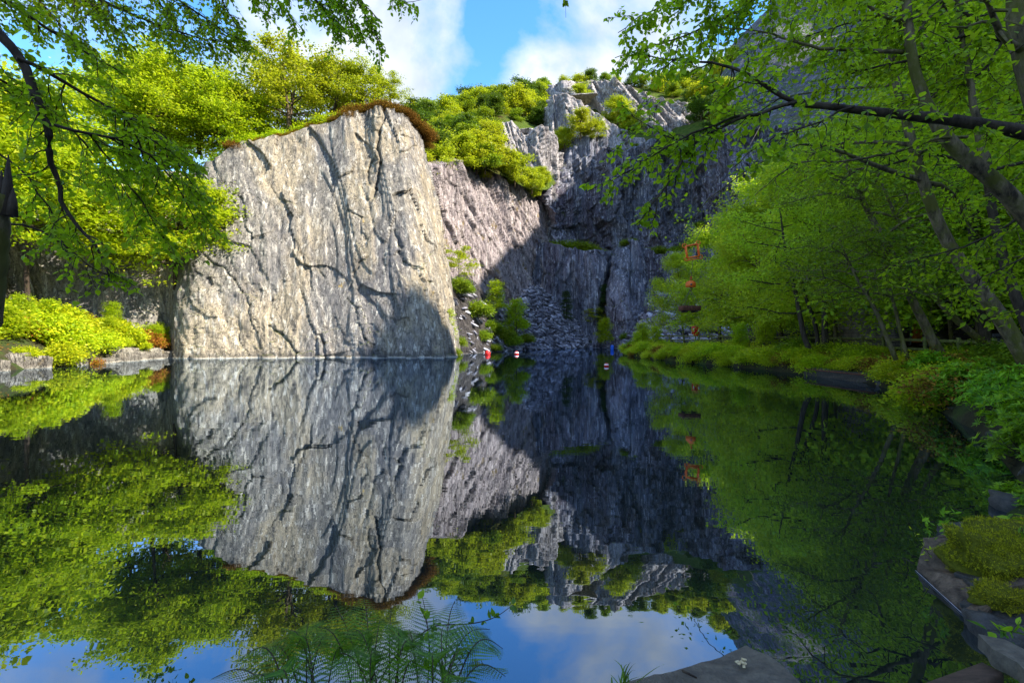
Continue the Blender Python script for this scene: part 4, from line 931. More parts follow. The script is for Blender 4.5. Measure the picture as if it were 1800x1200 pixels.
def bough_tree(name, lines, seed, bark, leafm, label, cat='tree', leaf=(.05, .085), down=.35, dens=26., jit=1.0):
    """lines: (pixel points with depth, (r0, r1), twigs per metre, twig length, start fraction)"""
    rng = np.random.default_rng(seed); mb = MB(); Pl, Dl = [], []
    for pts, R, tpm, tl, f0 in lines:
        P3 = [px(*p) if len(p) == 3 else p[1:] for p in pts]
        Q, rr, s = dense(P3, R); Q = Q + .012 * rng.normal(0, 1, Q.shape).cumsum(0) * (1 if R[0] < .1 else .3)
        mb.tube(Q, rr, 8 if R[0] > .03 else 5)
        n = int(s[-1] * (1 - f0) * tpm * 1.9); T = unit(np.gradient(Q, axis=0))
        for i in range(n):
            f = f0 + (1 - f0) * (i + rng.random()) / max(n, 1); k = min(len(Q) - 2, int(f * (len(Q) - 1)))
            side = unit(rng.normal(0, 1, 3) * np.array([1, .9, .55])); side -= T[k] * side.dot(T[k]) * .6
            L_ = tl * (.45 + .8 * rng.random()) * (1.15 - .5 * f)
            e = Q[k] + L_ * unit(side + T[k] * .55 + np.array([0, 0, -down]))
            C = curve(Q[k], e, rng, 7, .10, .14)
            mb.tube(C, np.linspace(min(.008, rr[k] * .7), .0022, 7), 4, False)
            segs = [(C, L_)]
            for j in range(3 if L_ > .35 else 2):
                q = 1 + rng.integers(0, 5); e2 = C[q] + L_ * (.3 + .35 * rng.random()) * unit((C[q] - C[q - 1]) / (np.linalg.norm(C[q] - C[q - 1]) + 1e-6) + rng.normal(0, .7, 3) + np.array([0, 0, -down]))
                C2 = curve(C[q], e2, rng, 5, .1, .15); mb.tube(C2, np.linspace(.0035, .0016, 5), 3, False); segs.append((C2, np.linalg.norm(e2 - C[q])))
            for Cc, l_ in segs:
                m = max(3, int(l_ * dens * 1.35)); u = .12 + .88 * (np.arange(m) + rng.random(m)) / m
                ii = np.clip((u * (len(Cc) - 1)).astype(int), 0, len(Cc) - 2); fr = u * (len(Cc) - 1) - ii
                p = Cc[ii] * (1 - fr)[:, None] + Cc[ii + 1] * fr[:, None]; tg = unit(Cc[ii + 1] - Cc[ii])
                sd = unit(np.cross(tg, [0, 0, 1.0]) + 1e-4) * np.where(np.arange(m) % 2, 1, -1)[:, None]
                Pl.append(p + sd * .012); Dl.append(unit(sd * .8 + tg * .5 + np.array([0, 0, -.35]) + rng.normal(0, .35, (m, 3))))
    P = np.concatenate(Pl); D = np.concatenate(Dl); n = len(P)
    N = unit(np.array([0, 0, 1.0]) + rng.normal(0, .45 * jit, (n, 3)))
    Ln = leaf[0] + (leaf[1] - leaf[0]) * rng.random(n)
    V, F = leaf_geo(P, D, N, Ln, Ln * .72, 'hex', .1)
    root = empty(name, (0, 0, 0)); mb.build('branches', bark, root, True); mesh_np('foliage', V, F, leafm, False, root)
    print(name, n); return tag(root, label, cat)

# left: boughs of the alder whose trunk stands just outside the picture
bough_tree('overhanging_tree', [
    ([(0, -3.9, 2.9, .2), (0, -4.2, 3.0, 1.8), (0, -4.6, 3.3, 3.6), (0, -4.7, 3.8, 5.4), (0, -4.4, 4.4, 7.2)], (.13, .06), 0, 1, .5),
    ([(0, -4.7, 3.8, 5.0), (-40, 40, 4.6), (0, 68, 4.6), (35, 105, 4.6), (60, 160, 4.6), (85, 208, 4.6), (97, 228, 4.6), (78, 262, 4.6), (100, 300, 4.7), (125, 350, 4.8), (135, 375, 4.8), (170, 410, 4.8), (190, 435, 4.8), (205, 480, 4.8)], (.05, .008), 4.5, .42, .4),
    ([(35, 103, 4.6), (90, 125, 4.8), (150, 165, 5.0), (215, 195, 5.2), (250, 240, 5.4), (270, 300, 5.6), (285, 350, 5.8)], (.022, .006), 7, .5, .1),
    ([(95, 222, 4.6), (160, 238, 4.8), (230, 250, 5.0), (280, 285, 5.3), (330, 330, 5.6), (350, 390, 5.8)], (.016, .005), 8, .5, .15),
    ([(160, 238, 4.8), (185, 265, 4.9), (200, 300, 5.0), (240, 340, 5.2), (285, 410, 5.4), (300, 440, 5.4)], (.010, .004), 8, .42, .2),
    ([(215, 195, 5.2), (245, 215, 5.4), (300, 240, 5.7), (350, 300, 6)], (.012, .004), 8, .5, .1),
    ([(0, -4.7, 3.8, 5.0), (-30, 130, 5.4), (60, 170, 5.6), (140, 250, 5.8), (200, 330, 6.0), (240, 420, 6.2)], (.02, .004), 8, .6, .3),
    ([(250, 240, 5.4), (300, 270, 5.8), (345, 340, 6.0), (360, 420, 6.0)], (.010, .004), 8, .45, .1),
    ([(-40, 250, 4.6), (30, 300, 4.8), (90, 380, 5.0), (120, 460, 5.2)], (.012, .004), 7, .45, .3),
    ([(-30, 400, 4.4), (60, 390, 4.6), (120, 430, 4.7), (180, 470, 4.8), (240, 490, 5)], (.012, .004), 5, .35, .5),
    ([(0, -4.6, 3.6, 4.4), (-40, -20, 5.5), (60, 40, 6), (140, 90, 6.4), (200, 130, 6.6)], (.03, .006), 8, .5, .3)],
    7, M['bark'], M['leaf_near'], 'tree outside the left edge reaching its dark forked boughs across the upper left', leaf=(.045, .085), dens=25)
bough_tree('birch_bough', [
    ([(0, -5.0, 6.0, 8.6), (60, -90, 7.4), (150, -5, 7.4), (250, 50, 7.4), (330, 78, 7.5), (420, 95, 7.6)], (.035, .005), 9, .6, .2),
    ([(0, -4.6, 6.2, 8.8), (200, -100, 7.4), (300, -10, 7.4), (380, 30, 7.4), (436, 60, 7.5)], (.03, .005), 9, .6, .25),
    ([(330, -90, 7.6), (370, -30, 7.6), (410, 40, 7.6), (430, 80, 7.7)], (.014, .004), 10, .5, .1),
    ([(0, -90, 7), (40, -20, 7), (90, 40, 7), (150, 80, 7)], (.014, .004), 9, .55, .1),
    ([(60, -90, 7.4), (120, -30, 7.2), (190, 40, 7.2), (235, 85, 7.2)], (.02, .005), 9, .6, .1),
    ([(200, -100, 7.4), (260, -40, 7.8), (300, 30, 8), (350, 90, 8)], (.02, .005), 8, .55, .1)],
    11, M['bark'], M['leaf_near'], 'birch bough with small dark leaves crossing the sky at the top left', leaf=(.045, .075), dens=24, down=.6)
bough_tree('birch_bough', [
    ([(0, -3.8, 6.0, 9.0), (480, -110, 7), (520, -20, 7), (560, 25, 7), (600, 62, 7.1)], (.03, .004), 9, .5, .3),
    ([(480, -110, 7), (600, -70, 7), (625, -10, 7), (650, 40, 7), (672, 78, 7)], (.02, .004), 11, .42, .2),
    ([(600, -70, 7), (670, -40, 7.2), (700, 0, 7.2), (745, -8, 7.2)], (.014, .003), 6, .28, .3),
    ([(480, -110, 7), (490, -40, 7), (515, 10, 7)], (.014, .003), 8, .35, .2),
    ([(400, -80, 7.4), (450, -30, 7.4), (500, 20, 7.4), (530, 60, 7.4)], (.014, .003), 9, .45, .1),
    ([(560, -110, 7), (570, -40, 7), (585, 20, 7), (590, 60, 7)], (.012, .003), 10, .4, .2),
    ([(640, -90, 7.2), (690, -30, 7.2), (720, 5, 7.2)], (.012, .003), 8, .3, .2),
    ([(600, -70, 7), (590, -10, 6.8), (610, 40, 6.8), (640, 70, 6.8)], (.014, .003), 9, .4, .2)],
    13, M['bark'], M['leaf_near'], 'birch bough hanging into the sky left of the centre', leaf=(.045, .075), dens=24, down=.8)
bough_tree('birch_sprig', [([(1020, -90, 6.5), (1003, -40, 6.5), (1000, 0, 6.5), (997, 36, 6.5)], (.004, .002), 3, .10, .3), ([(1020, -90, 6.5), (985, -40, 6.5), (965, -12, 6.5)], (.004, .002), 5, .12, .5)],
    17, M['bark'], M['leaf_near'], 'single thin birch sprig hanging into the open sky at the top centre', 'branch', leaf=(.05, .07), dens=16, down=1.2)
# right
bough_tree('overhanging_tree', [
    ([(0, 7.2, 3.0, .3), (0, 7.0, 3.4, 2.0), (0, 6.6, 4.2, 3.4), (1900, 248, 5.2), (1800, 228, 5.2), (1700, 212, 5.2), (1600, 200, 5.2), (1500, 190, 5.2), (1400, 180, 5.2)], (.12, .03), 2.2, .5, .5),
    ([(1400, 180, 5.2), (1340, 150, 5.2), (1280, 120, 5.3), (1200, 110, 5.4), (1120, 100, 5.5)], (.026, .006), 8, .45, .1),
    ([(1400, 180, 5.2), (1300, 205, 5.2), (1225, 240, 5.2), (1190, 290, 5.3), (1160, 330, 5.3), (1130, 365, 5.4), (1108, 388, 5.4)], (.022, .004), 5.5, .36, .15),
    ([(1300, 205, 5.2), (1230, 226, 5.2), (1150, 258, 5.2), (1090, 300, 5.3), (1030, 328, 5.4)], (.015, .004), 6.5, .36, .15),
    ([(1500, 190, 5.2), (1440, 215, 5.0), (1350, 240, 4.9), (1280, 290, 4.9)], (.012, .004), 5, .42, .2),
    ([(1225, 240, 5.2), (1160, 250, 5.5), (1120, 215, 5.6), (1090, 190, 5.7)], (.009, .003), 7, .4, .1)],
    19, M['bark'], M['leaf_near'], 'tree outside the right edge whose long dark limb crosses the upper right', leaf=(.05, .09), dens=23)
bough_tree('leaning_birch', [
    ([(0, 8.6, 4.6, .4), (0, 8.2, 5.2, 2.0), (1860, 450, 6.2), (1800, 372, 6.2), (1740, 308, 6.2), (1680, 262, 6.2), (1640, 215, 6.2), (1608, 150, 6.2), (1592, 80, 6.2), (1585, 0, 6.2), (1580, -80, 6.2), (1570, -200, 6.2)], [.14, .13, .12, .105, .095, .085, .075, .06, .055, .05, .045, .03], 1.6, .7, .5),
    ([(1585, 40, 6.2), (1530, 20, 6.2), (1500, -60, 6.2)], (.03, .01), 5, .6, .2),
    ([(1590, 90, 6.2), (1520, 88, 6.2), (1450, 76, 6.3), (1400, 58, 6.4), (1340, 40, 6.5), (1250, 30, 6.6)], (.03, .006), 6, .55, .1),
    ([(1585, 0, 6.2), (1480, -60, 6.4), (1360, -50, 6.5), (1260, -10, 6.6), (1160, 20, 6.8), (1095, 60, 6.9)], (.03, .005), 8, .6, .25),
    ([(1480, -60, 6.4), (1380, -30, 6.8), (1240, 60, 7), (1150, 90, 7), (1085, 110, 7.1)], (.02, .005), 8, .6, .2),
    ([(1700, 242, 6.2), (1640, 250, 6.0), (1540, 275, 5.9), (1500, 286, 5.9), (1420, 280, 5.9), (1370, 300, 5.9), (1340, 330, 5.9)], (.022, .004), 2.2, .4, .3),
    ([(1592, 80, 6.2), (1640, 20, 6.4), (1720, -30, 6.5)], (.03, .01), 5, .7, .1),
    ([(1740, 308, 6.2), (1700, 180, 6.5), (1690, 80, 6.6), (1680, -40, 6.7)], (.05, .02), 3.5, .7, .2)],
    23, M['birch'], M['leaf_near'], 'thick birch leaning in from the right edge and forking near the top right corner', leaf=(.05, .09), dens=22)
bough_tree('birch_bough', [
    ([(0, 9.0, 6.0, 6.0), (1860, 130, 6.4), (1780, 60, 6.4), (1700, 60, 6.5), (1600, 110, 6.6), (1500, 130, 6.8), (1420, 140, 7)], (.04, .006), 6, .65, .3),
    ([(1780, 60, 6.4), (1640, 0, 6.8), (1520, 20, 7.2), (1400, 60, 7.6), (1330, 100, 7.8)], (.02, .004), 8, .6, .15),
    ([(1640, 0, 6.8), (1560, -40, 7.4), (1440, -30, 7.8), (1340, 10, 8)], (.02, .004), 8, .65, .1),
    ([(1640, 0, 6.8), (1560, 60, 7), (1480, 90, 7.2), (1420, 100, 7.4)], (.016, .004), 8, .6, .1),
    ([(1780, 60, 6.4), (1720, 140, 6.6), (1640, 170, 6.8), (1540, 190, 7.2)], (.02, .005), 6, .6, .2),
    ([(1860, 330, 6.4), (1760, 400, 6.6), (1680, 440, 6.8), (1600, 455, 7), (1540, 480, 7.2)], (.02, .004), 5, .5, .25),
    ([(1860, 420, 6), (1780, 460, 6.2), (1700, 500, 6.6), (1650, 530, 6.8)], (.014, .004), 5.5, .42, .3),
    ([(1860, 560, 5.6), (1800, 540, 5.8), (1740, 560, 6)], (.010, .004), 5, .35, .3)],
    29, M['bark'], M['leaf_near'], 'leafy bough filling the right edge above the shed', leaf=(.05, .09), dens=22)

# leaning trunks on the right bank, traced one by one
def traced_tree(name, pts, bark, leafm, seed, label, **k):
    P = [list(px(ix, iy, d)) + [r] for ix, iy, d, r in pts]; base = P[0][:3]; P = [[p[0] - base[0], p[1] - base[1], p[2] - base[2], p[3]] for p in P]
    Q, rr, s = dense([p[:3] for p in P], [p[3] for p in P], .35)
    root = make_tree(name, bark, leafm, seed=seed, pts=np.concatenate([Q, rr[:, None]], 1), **k); root.location = base
    return tag(root, label, 'tree')
KW = dict(R=3.2, base=.45, limbs=14, subs=6, nleaf=7000, leaf=(.07, .13), flat=.5, sig=.28, top=.4, rise=.35)
traced_tree('leaning_birch', [(1822, 665, 10, .17), (1790, 608, 10, .15), (1745, 535, 10, .14), (1700, 480, 10, .125), (1655, 410, 10, .11), (1625, 330, 10, .10), (1600, 240, 10, .085), (1575, 150, 10, .07), (1560, 60, 10, .05), (1545, -60, 10.4, .02)], M['birch'], M['leaf_near'], 201, 'birch with flaky yellowish bark leaning left from the lower right corner of the wood', **KW)
traced_tree('leaning_birch', [(1835, 640, 11.5, .12), (1800, 560, 11.5, .11), (1770, 480, 11.5, .1), (1745, 380, 11.5, .09), (1725, 240, 11.5, .07), (1705, 120, 11.5, .06), (1700, 0, 11.5, .04)], M['bark'], M['leaf_near'], 202, 'dark trunk rising behind the flaky leaning birch', **KW)
traced_tree('birch_tree', [(1652, 622, 16, .17), (1640, 600, 16, .14), (1618, 555, 16, .13), (1600, 520, 16, .12), (1570, 450, 16, .11), (1530, 380, 16, .09), (1500, 320, 16, .07), (1470, 240, 16, .04)], M['birch'], M['leaf_shade'], 203, 'gnarled birch leaning left across the stone hut', **KW)
traced_tree('birch_tree', [(1575, 632, 15, .07), (1562, 600, 15, .065), (1548, 565, 15, .06), (1538, 540, 15, .055), (1500, 480, 15, .04), (1475, 420, 15, .02)], M['birch'], M['leaf_shade'], 204, 'slim pale birch leaning left in front of the hut corner', **{**KW, 'nleaf': 3500, 'R': 2})
traced_tree('birch_tree', [(1597, 634, 15.5, .06), (1585, 595, 15.5, .055), (1578, 560, 15.5, .05), (1560, 490, 15.5, .04), (1550, 420, 15.5, .02)], M['birch'], M['leaf_shade'], 205, 'slim birch just left of the orange door', **{**KW, 'nleaf': 3500, 'R': 2})
traced_tree('birch_tree', [(1728, 602, 18, .13), (1700, 578, 18, .12), (1668, 552, 18, .11), (1640, 515, 18, .1), (1610, 460, 18, .09), (1570, 370, 18, .06), (1540, 300, 18, .03)], M['birch'], M['leaf_shade'], 206, 'birch leaning steeply left in front of the dark shed', **KW)
traced_tree('woodland_tree', [(1732, 612, 20, .22), (1730, 560, 20, .2), (1722, 480, 20, .18), (1705, 380, 20, .15), (1690, 250, 20, .1), (1680, 120, 20, .05)], M['bark'], M['leaf_shade'], 207, 'straight dark trunk standing before the shed', **KW)
traced_tree('alder_tree', [(1428, 622, 24, .15), (1415, 600, 24, .13), (1408, 565, 24, .12), (1400, 520, 24, .1), (1380, 440, 24, .07), (1370, 360, 24, .03)], M['bark'], M['leaf_birch'], 208, 'leftmost dark stem of the clump leaning out from the bank', **{**KW, 'leaf': (.1, .18)})
traced_tree('alder_tree', [(1436, 624, 25, .11), (1438, 590, 25, .10), (1430, 560, 25, .1), (1415, 520, 25, .08), (1400, 460, 25, .05)], M['bark'], M['leaf_birch'], 209, 'middle dark stem of the clump on the bank', **{**KW, 'leaf': (.1, .18)})
traced_tree('alder_tree', [(1452, 622, 24.5, .2), (1450, 590, 24.5, .15), (1449, 540, 24.5, .13), (1447, 470, 24.5, .1), (1440, 380, 24.5, .05)], M['bark'], M['leaf_birch'], 210, 'thickest upright dark stem of the clump on the bank', **{**KW, 'leaf': (.1, .18)})
traced_tree('birch_tree', [(1790, -120, 4.2, .02), (1778, -20, 4.2, .075), (1783, 30, 4.2, .08), (1795, 70, 4.2, .085), (1806, 110, 4.2, .09), (1860, 300, 4.2, .1), (1930, 800, 4.0, .11), (1990, 1010, 3.6, .12)][::-1], M['birch'], M['leaf_near'], 211, 'papery birch trunk cut off by the top right corner', R=1.2, base=.75, limbs=6, subs=4, nleaf=700, leaf=(.05, .09), flat=.5, sig=.2, top=.4, rise=.5)

# splintered trunk at the left edge
rng = np.random.default_rng(5)
mb = MB(); Q, rr, s = dense([px(-95, 1150, 3), px(-70, 900, 3), px(-34, 600, 3), px(-14, 450, 3), (px(0, 345, 3))], [.10, .10, .085, .075, .062], .04)
mb.tube(Q + rng.normal(0, .004, Q.shape), rr * (1 + .12 * vnoise(s * 9, 0, 0)), 14)
root = empty('dead_trunk'); mb.build('stem', M['birch'], root, True)
mb = MB()
for a, h in ((-12, 258), (0, 300), (12, 272), (20, 330)):
    mb.tube([px(a, 380, 3 + rng.normal(0, .03)), px(a + 2, (380 + h) / 2, 3), px(a + 3, h, 3)], [.035, .026, .003], 5)
mb.build('splinters', M['bark'], root); tag(root, 'broken weathered trunk with a splintered top at the left edge', 'dead tree')

# ------------------------------------------------------------------ ferns and plants at the camera's feet
def frond(rng, base, tip, arch, wmax=.11):
    base = np.array(base); tip = np.array(tip); n = 24; t_ = np.linspace(0, 1, n)[:, None]
    C = base + (tip - base) * t_ + np.array([0, 0, 1.0]) * arch * np.sin(t_ * math.pi) * (1 - .2 * t_) + rng.normal(0, .01, 3) * np.sin(t_ * 3)
    T = unit(np.gradient(C, axis=0)); up = unit(np.array([0, .25, 1.0]) + rng.normal(0, .25, 3)); S = unit(np.cross(T, up)); N = np.cross(S, T)
    Ps, Ds, Ns, Ls, Ws = [], [], [], [], []
    m = 22
    for i in range(m):
        u = .16 + .83 * i / m; k = min(n - 2, int(u * (n - 1))); c_ = C[k] + (C[k + 1] - C[k]) * (u * (n - 1) - k)
        w = wmax * np.clip(math.sin(math.pi * min(1, (u - .10) * 1.02) ** .75), .06, 1)
        for sg in (-1, 1):
            d_ = unit(S[k] * sg + T[k] * .45 - N[k] * .15); nn = N[k]
            q = max(4, int(w / .0075)); uu = np.arange(q) / q
            pp = c_ + d_ * (uu * w)[:, None] - nn * (.25 * w * uu ** 2)[:, None]
            side = unit(np.cross(d_, nn))
            for s2 in (-1, 1):
                dd = unit(side * s2 * .9 + d_ * .7)
                Ps.append(pp); Ds.append(np.repeat(dd[None], q, 0)); Ns.append(np.repeat(nn[None], q, 0)); l = .0082 * (1 - .7 * uu) * (.4 + .6 * w / wmax); Ls.append(l); Ws.append(l * .7 + .001)
            Ps.append(c_[None]); Ds.append(d_[None]); Ns.append(nn[None]); Ls.append(np.array([w * 1.02])); Ws.append(np.array([.004]))
    V, F = leaf_geo(np.concatenate(Ps), np.concatenate(Ds), np.concatenate(Ns), np.concatenate(Ls), np.concatenate(Ws), 'quad', .05)
    return C, V, F
FRL = [((-.78, 1.86, .02), 'bracken fern clump at the bottom spreading to the left', [(372, 1192, 2.0, .16), (420, 1160, 2.05, .18), (470, 1150, 2.1, .15), (505, 1108, 2.1, .14), (545, 1092, 2.15, .12), (430, 1196, 1.95, .14), (520, 1140, 2.0, .18), (575, 1108, 2.2, .1), (480, 1185, 1.9, .12), (605, 1150, 1.95, .15)]),
       ((-.50, 1.84, .02), 'bracken fern clump at the bottom centre with the tallest fronds', [(590, 1062, 2.25, .10), (640, 1050, 2.3, .10), (688, 1066, 2.3, .10), (555, 1100, 2.1, .16), (620, 1105, 2.1, .14), (700, 1110, 2.1, .16), (730, 1140, 2.0, .16), (655, 1140, 1.98, .12), (585, 1145, 1.95, .14), (740, 1180, 1.9, .14), (668, 1085, 2.2, .1)]),
       ((-.28, 1.84, .02), 'bracken fern clump at the bottom bending to the right', [(742, 1048, 2.3, .1), (800, 1056, 2.25, .14), (862, 1105, 2.15, .16), (884, 1140, 2.1, .18), (888, 1188, 2.0, .16), (780, 1100, 2.1, .14), (830, 1150, 2.0, .16), (720, 1105, 2.1, .12), (800, 1185, 1.9, .12), (760, 1150, 1.95, .14)])]
for gi, (bx, lab, tips_) in enumerate(FRL):
    root = empty('fern', (0, 0, 0)); tag(root, lab, 'fern'); rng = np.random.default_rng(300 + gi)
    for (ix, iy, dd_, ar_) in tips_:
        C, V, F = frond(rng, np.array(bx) + rng.normal(0, .05, 3) * [1, .6, 0], px(ix, iy, dd_), ar_ * 1.25, .095 + .03 * rng.random())
        f = mesh_np('frond', V, F, M['fern'], False, root)
        mb = MB(); mb.tube(C, np.linspace(.004, .0012, len(C)), 5); mb.build('stalk', M['bark'], f)
def sprig(name, line, r, leaves_n, Lr, ar, leafm, seed, label, cat='plant', wild=.6, branch=0, bl=.1, up=.2):
    rng = np.random.default_rng(seed); Q, rr, s = dense([px(*p) if len(p) == 3 else p[1:] for p in line], (r, r * .35), .02); root = empty(name); mb = MB(); mb.tube(Q, rr, 5)
    C = [Q]
    for i in range(branch):
        k = rng.integers(len(Q) // 4, len(Q)); e = Q[k] + bl * unit(rng.normal(0, 1, 3) + [0, 0, up * 3]); c_ = curve(Q[k], e, rng, 5); mb.tube(c_, np.linspace(.0016, .0008, 5), 4, False); C.append(c_)
    P = np.concatenate([c[int(len(c) * .25):] for c in C]); k = rng.integers(0, len(P), leaves_n); D = unit(rng.normal(0, 1, (leaves_n, 3)) + [0, 0, up]); N = unit(rng.normal(0, wild, (leaves_n, 3)) + [0, -.2, 1])
    Ln = Lr[0] + (Lr[1] - Lr[0]) * rng.random(leaves_n); V, F = leaf_geo(P[k], D, N, Ln, Ln * ar, 'hex')
    mb.build('stem', M['bark'], root); mesh_np('leaves', V, F, leafm, False, root); return tag(root, label, cat)
sprig('bramble_shoot', [(640, 1250, 1.9), (690, 1155, 2.0), (760, 1098, 2.1), (830, 1096, 2.15), (870, 1086, 2.2), (902, 1062, 2.2)], .004, 26, (.02, .045), .6, M['fern'], 41, 'thin curling shoot with a few small leaves beyond the ferns')
sprig('bramble_shoot', [(750, 1230, 1.9), (755, 1150, 2.0), (752, 1100, 2.05), (735, 1052, 2.1)], .003, 12, (.03, .05), .7, M['leaf_near'], 42, 'upright shoot with broad leaves among the fern fronds')
sprig('leafy_plant', [(1668, 1000, 3.3), (1670, 955, 3.3), (1662, 912, 3.3)], .004, 110, (.03, .06), .35, M['leaf_laurel'], 43, 'leafy green plant on top of the quay stone beside the moss', branch=14, bl=.14)
sprig('leafy_plant', [(1690, 1000, 3.35), (1690, 965, 3.35), (1700, 930, 3.3)], .004, 80, (.03, .06), .35, M['leaf_sun'], 44, 'smaller leafy plant between the quay stone and the mossy rock', branch=10, bl=.12)
sprig('leafy_plant', [(1640, 985, 3.35), (1625, 960, 3.35), (1612, 945, 3.35)], .0025, 18, (.02, .035), .35, M['leaf_bush'], 45, 'thin flowering stem leaning over the water from the quay stone', branch=3, bl=.08)
sprig('dock_plant', [(1840, 1130, 2.3), (1790, 1110, 2.35), (1735, 1106, 2.4)], .004, 16, (.05, .09), .45, M['leaf_laurel'], 46, 'broad-leaved plant creeping in from the right above the grey slab', branch=3, bl=.08)
sprig('dock_plant', [(1835, 985, 2.9), (1800, 940, 2.95), (1795, 925, 2.95)], .004, 30, (.05, .08), .35, M['leaf_laurel'], 47, 'green leaves hanging over the mossy rock at the right edge', branch=6, bl=.12)
def grass(name, base, n, h, seed, label, lean=(0, 0)):
    rng = np.random.default_rng(seed); Vs, Fs = [], []
    for i in range(n):
        b = np.array(base) + rng.normal(0, .025, 3) * [1, 1, 0]; a = rng.random() * 6.28; l = h * (.5 + .6 * rng.random()); e = b + l * np.array([math.cos(a) * .5 + lean[0], math.sin(a) * .4 + lean[1], .9])
        C = curve(b, e, rng, 7, .05, .45); sd = unit(np.cross(C[-1] - C[0], [0, .3, 1.0])); w = .0055 * (1 - np.linspace(0, 1, 7) ** 1.5)[:, None]
        V = np.stack([C - sd * w, C + sd * w + [0, 0, .001]], 1).reshape(-1, 3); Vs.append(V); Fs.append(np.array([[2 * j, 2 * j + 1, 2 * j + 3, 2 * j + 2] for j in range(6)]) + 14 * i)
    return tag(mesh_np(name, np.concatenate(Vs), np.concatenate(Fs), M['fern']), label, 'grass tuft')
grass('grass_tuft', (px(1095, 1215, 1.98)), 16, .17, 51, 'tuft of arching grass at the left side of the grey stone slab', (.25, .1))
grass('grass_tuft', (px(1770, 1120, 2.4)), 12, .1, 52, 'short grass tuft behind the grey slab at the lower right')

# ------------------------------------------------------------------ stones at the water's edge near the camera
M['slabtop'] = plain_mat('grey_stone', (.075, .062, .048), (.15, .125, .09), 13, .75, .9, .012, .4)
M['quay'] = plain_mat('quay_stone', (.045, .03, .02), (.20, .135, .09), 11, .8, 1.0, .02)
M['wetstone'] = plain_mat('dark_stone', (.014, .013, .012), (.06, .054, .048), 12, .6, 1.0, .02, .5)
def prism(name, top, h, mat, label, cat, seed=1, zt=None, inset=.0, parent=None, cuts=7, noise=.012):
    """stone slab from an outline of its top (x, y, z), thickness h"""
    import bmesh
    bm = bmesh.new(); T_ = [bm.verts.new(p) for p in top]; B_ = [bm.verts.new((p[0] + (0), p[1], p[2] - h)) for p in top]
    bm.faces.new(T_); bm.faces.new(B_[::-1]); n = len(top)
    for i in range(n): bm.faces.new((T_[i], B_[i], B_[(i + 1) % n], T_[(i + 1) % n]))
    bmesh.ops.triangulate(bm, faces=bm.faces[:]); bmesh.ops.subdivide_edges(bm, edges=bm.edges[:], cuts=cuts, use_grid_fill=True)
    bmesh.ops.recalc_face_normals(bm, faces=bm.faces[:])
    for v in bm.verts:
        x, y, z = v.co; d = noise * float(fbm(np.array([x * 7 + seed]), np.array([y * 7]), np.array([z * 7.]), 4)[0]); v.co += v.normal * d
    me = bpy.data.meshes.new(name); bm.to_mesh(me); bm.free(); me.materials.append(mat)
    o = bpy.data.objects.new(name, me); COL.objects.link(o)
    if parent: o.parent = parent
    if label: tag(o, label, cat)
    return o
def onz(ix, iy, z):
    d = (CH - z) * FP / (iy - HZ); return ((ix - 900) / FP * d, d, z)
sl_ = prism('stone_slab', [onz(1020, 1330, .12), onz(1105, 1200, .13), (onz(1150, 1184, .13)), onz(1215, 1168, .13), onz(1312, 1136, .13), onz(1350, 1152, .13), onz(1405, 1196, .13), onz(1440, 1260, .12), onz(1450, 1340, .12)], .34, M['slabtop'], 'flat brown-grey stone slab jutting over the water at the bottom', 'stone slab', 3, cuts=5)
mb = MB()
for i in range(7):
    a = i * .9; mb.box(tuple(np.array(onz(1300 + rg.uniform(-9, 9), 1167 + rg.uniform(-5, 5), .143)) + [0, 0, .003 + .002 * i]), (.022, .012, .006), rotm(0, 0, a * 1.3), .002)
M['pale'] = plain_mat('pale_leaf', (.5, .38, .2), (.62, .5, .3), 60, .8, .2, .002)
tag(mb.build('dry_leaf', M['pale']), 'crumpled pale dry leaf lying on the brown-grey slab', 'leaf')
mb = MB(); Q, rr, s = dense([onz(1200, 1178, .15), onz(1212, 1184, .17), onz(1224, 1190, .15)], (.006, .004), .01); mb.tube(Q, rr, 5)
tag(mb.build('twig', M['bark']), 'tiny dark twig on the left part of the brown-grey slab', 'twig')
root = empty('quay_stone', (0, 0, 0)); tag(root, 'long brown quay stone with a straight edge at the waterline, lower right', 'stone')
A_, B_ = onz(1610, 1002, 0), onz(1722, 1104, 0)
prism('block', [(A_[0], A_[1], .03), (A_[0] + .12, A_[1] + .10, .20), (A_[0] + .62, A_[1] + .05, .26), (B_[0] + .70, B_[1] + .10, .26), (B_[0] + .16, B_[1] + .02, .22), (B_[0], B_[1], .03)], .5, M['quay'], None, None, 7, parent=root, cuts=6, noise=.03)
M['glint'] = plain_mat('meniscus_glint', (.25, .25, .30), (.4, .4, .46), 20, .35, .1, .002, .6)
mb = MB(); Q, rr, s = dense([(A_[0] - .012, A_[1] - .01, .006), (B_[0] - .012, B_[1] - .004, .006)], (.0022, .003), .03); mb.tube(Q, rr, 5); mb.build('meniscus_glint', M['glint'], root)  # pale thread along the edge: the water's glint put in as geometry
prism('stone_slab', [onz(1718, 1112, .20), onz(1765, 1122, .21), onz(1850, 1165, .21), onz(1850, 1230, .2), onz(1790, 1165, .2), onz(1745, 1140, .2)], .07, M['slabtop'], 'thin grey slab tapering to a point in the lower right corner', 'stone slab', 9, cuts=5)
mb = MB(); b0 = np.array(onz(1600, 1235, .10)); b1 = np.array(onz(1745, 1172, .12)); Q = b1 - b0; mb.box(tuple((b0 + b1) / 2 - [0, 0, .03]), (float(np.linalg.norm(Q)), .085, .085), rotm(0, 0, math.atan2(Q[1], Q[0])), .008)
M['plank'] = plain_mat('wet_timber', (.06, .035, .02), (.12, .07, .045), 9, .75, .6, .01, .4, (1, 5, 5), obj=False)
tag(mb.build('timber_beam', M['plank']), 'squared brown timber lying in the bottom right corner', 'beam')
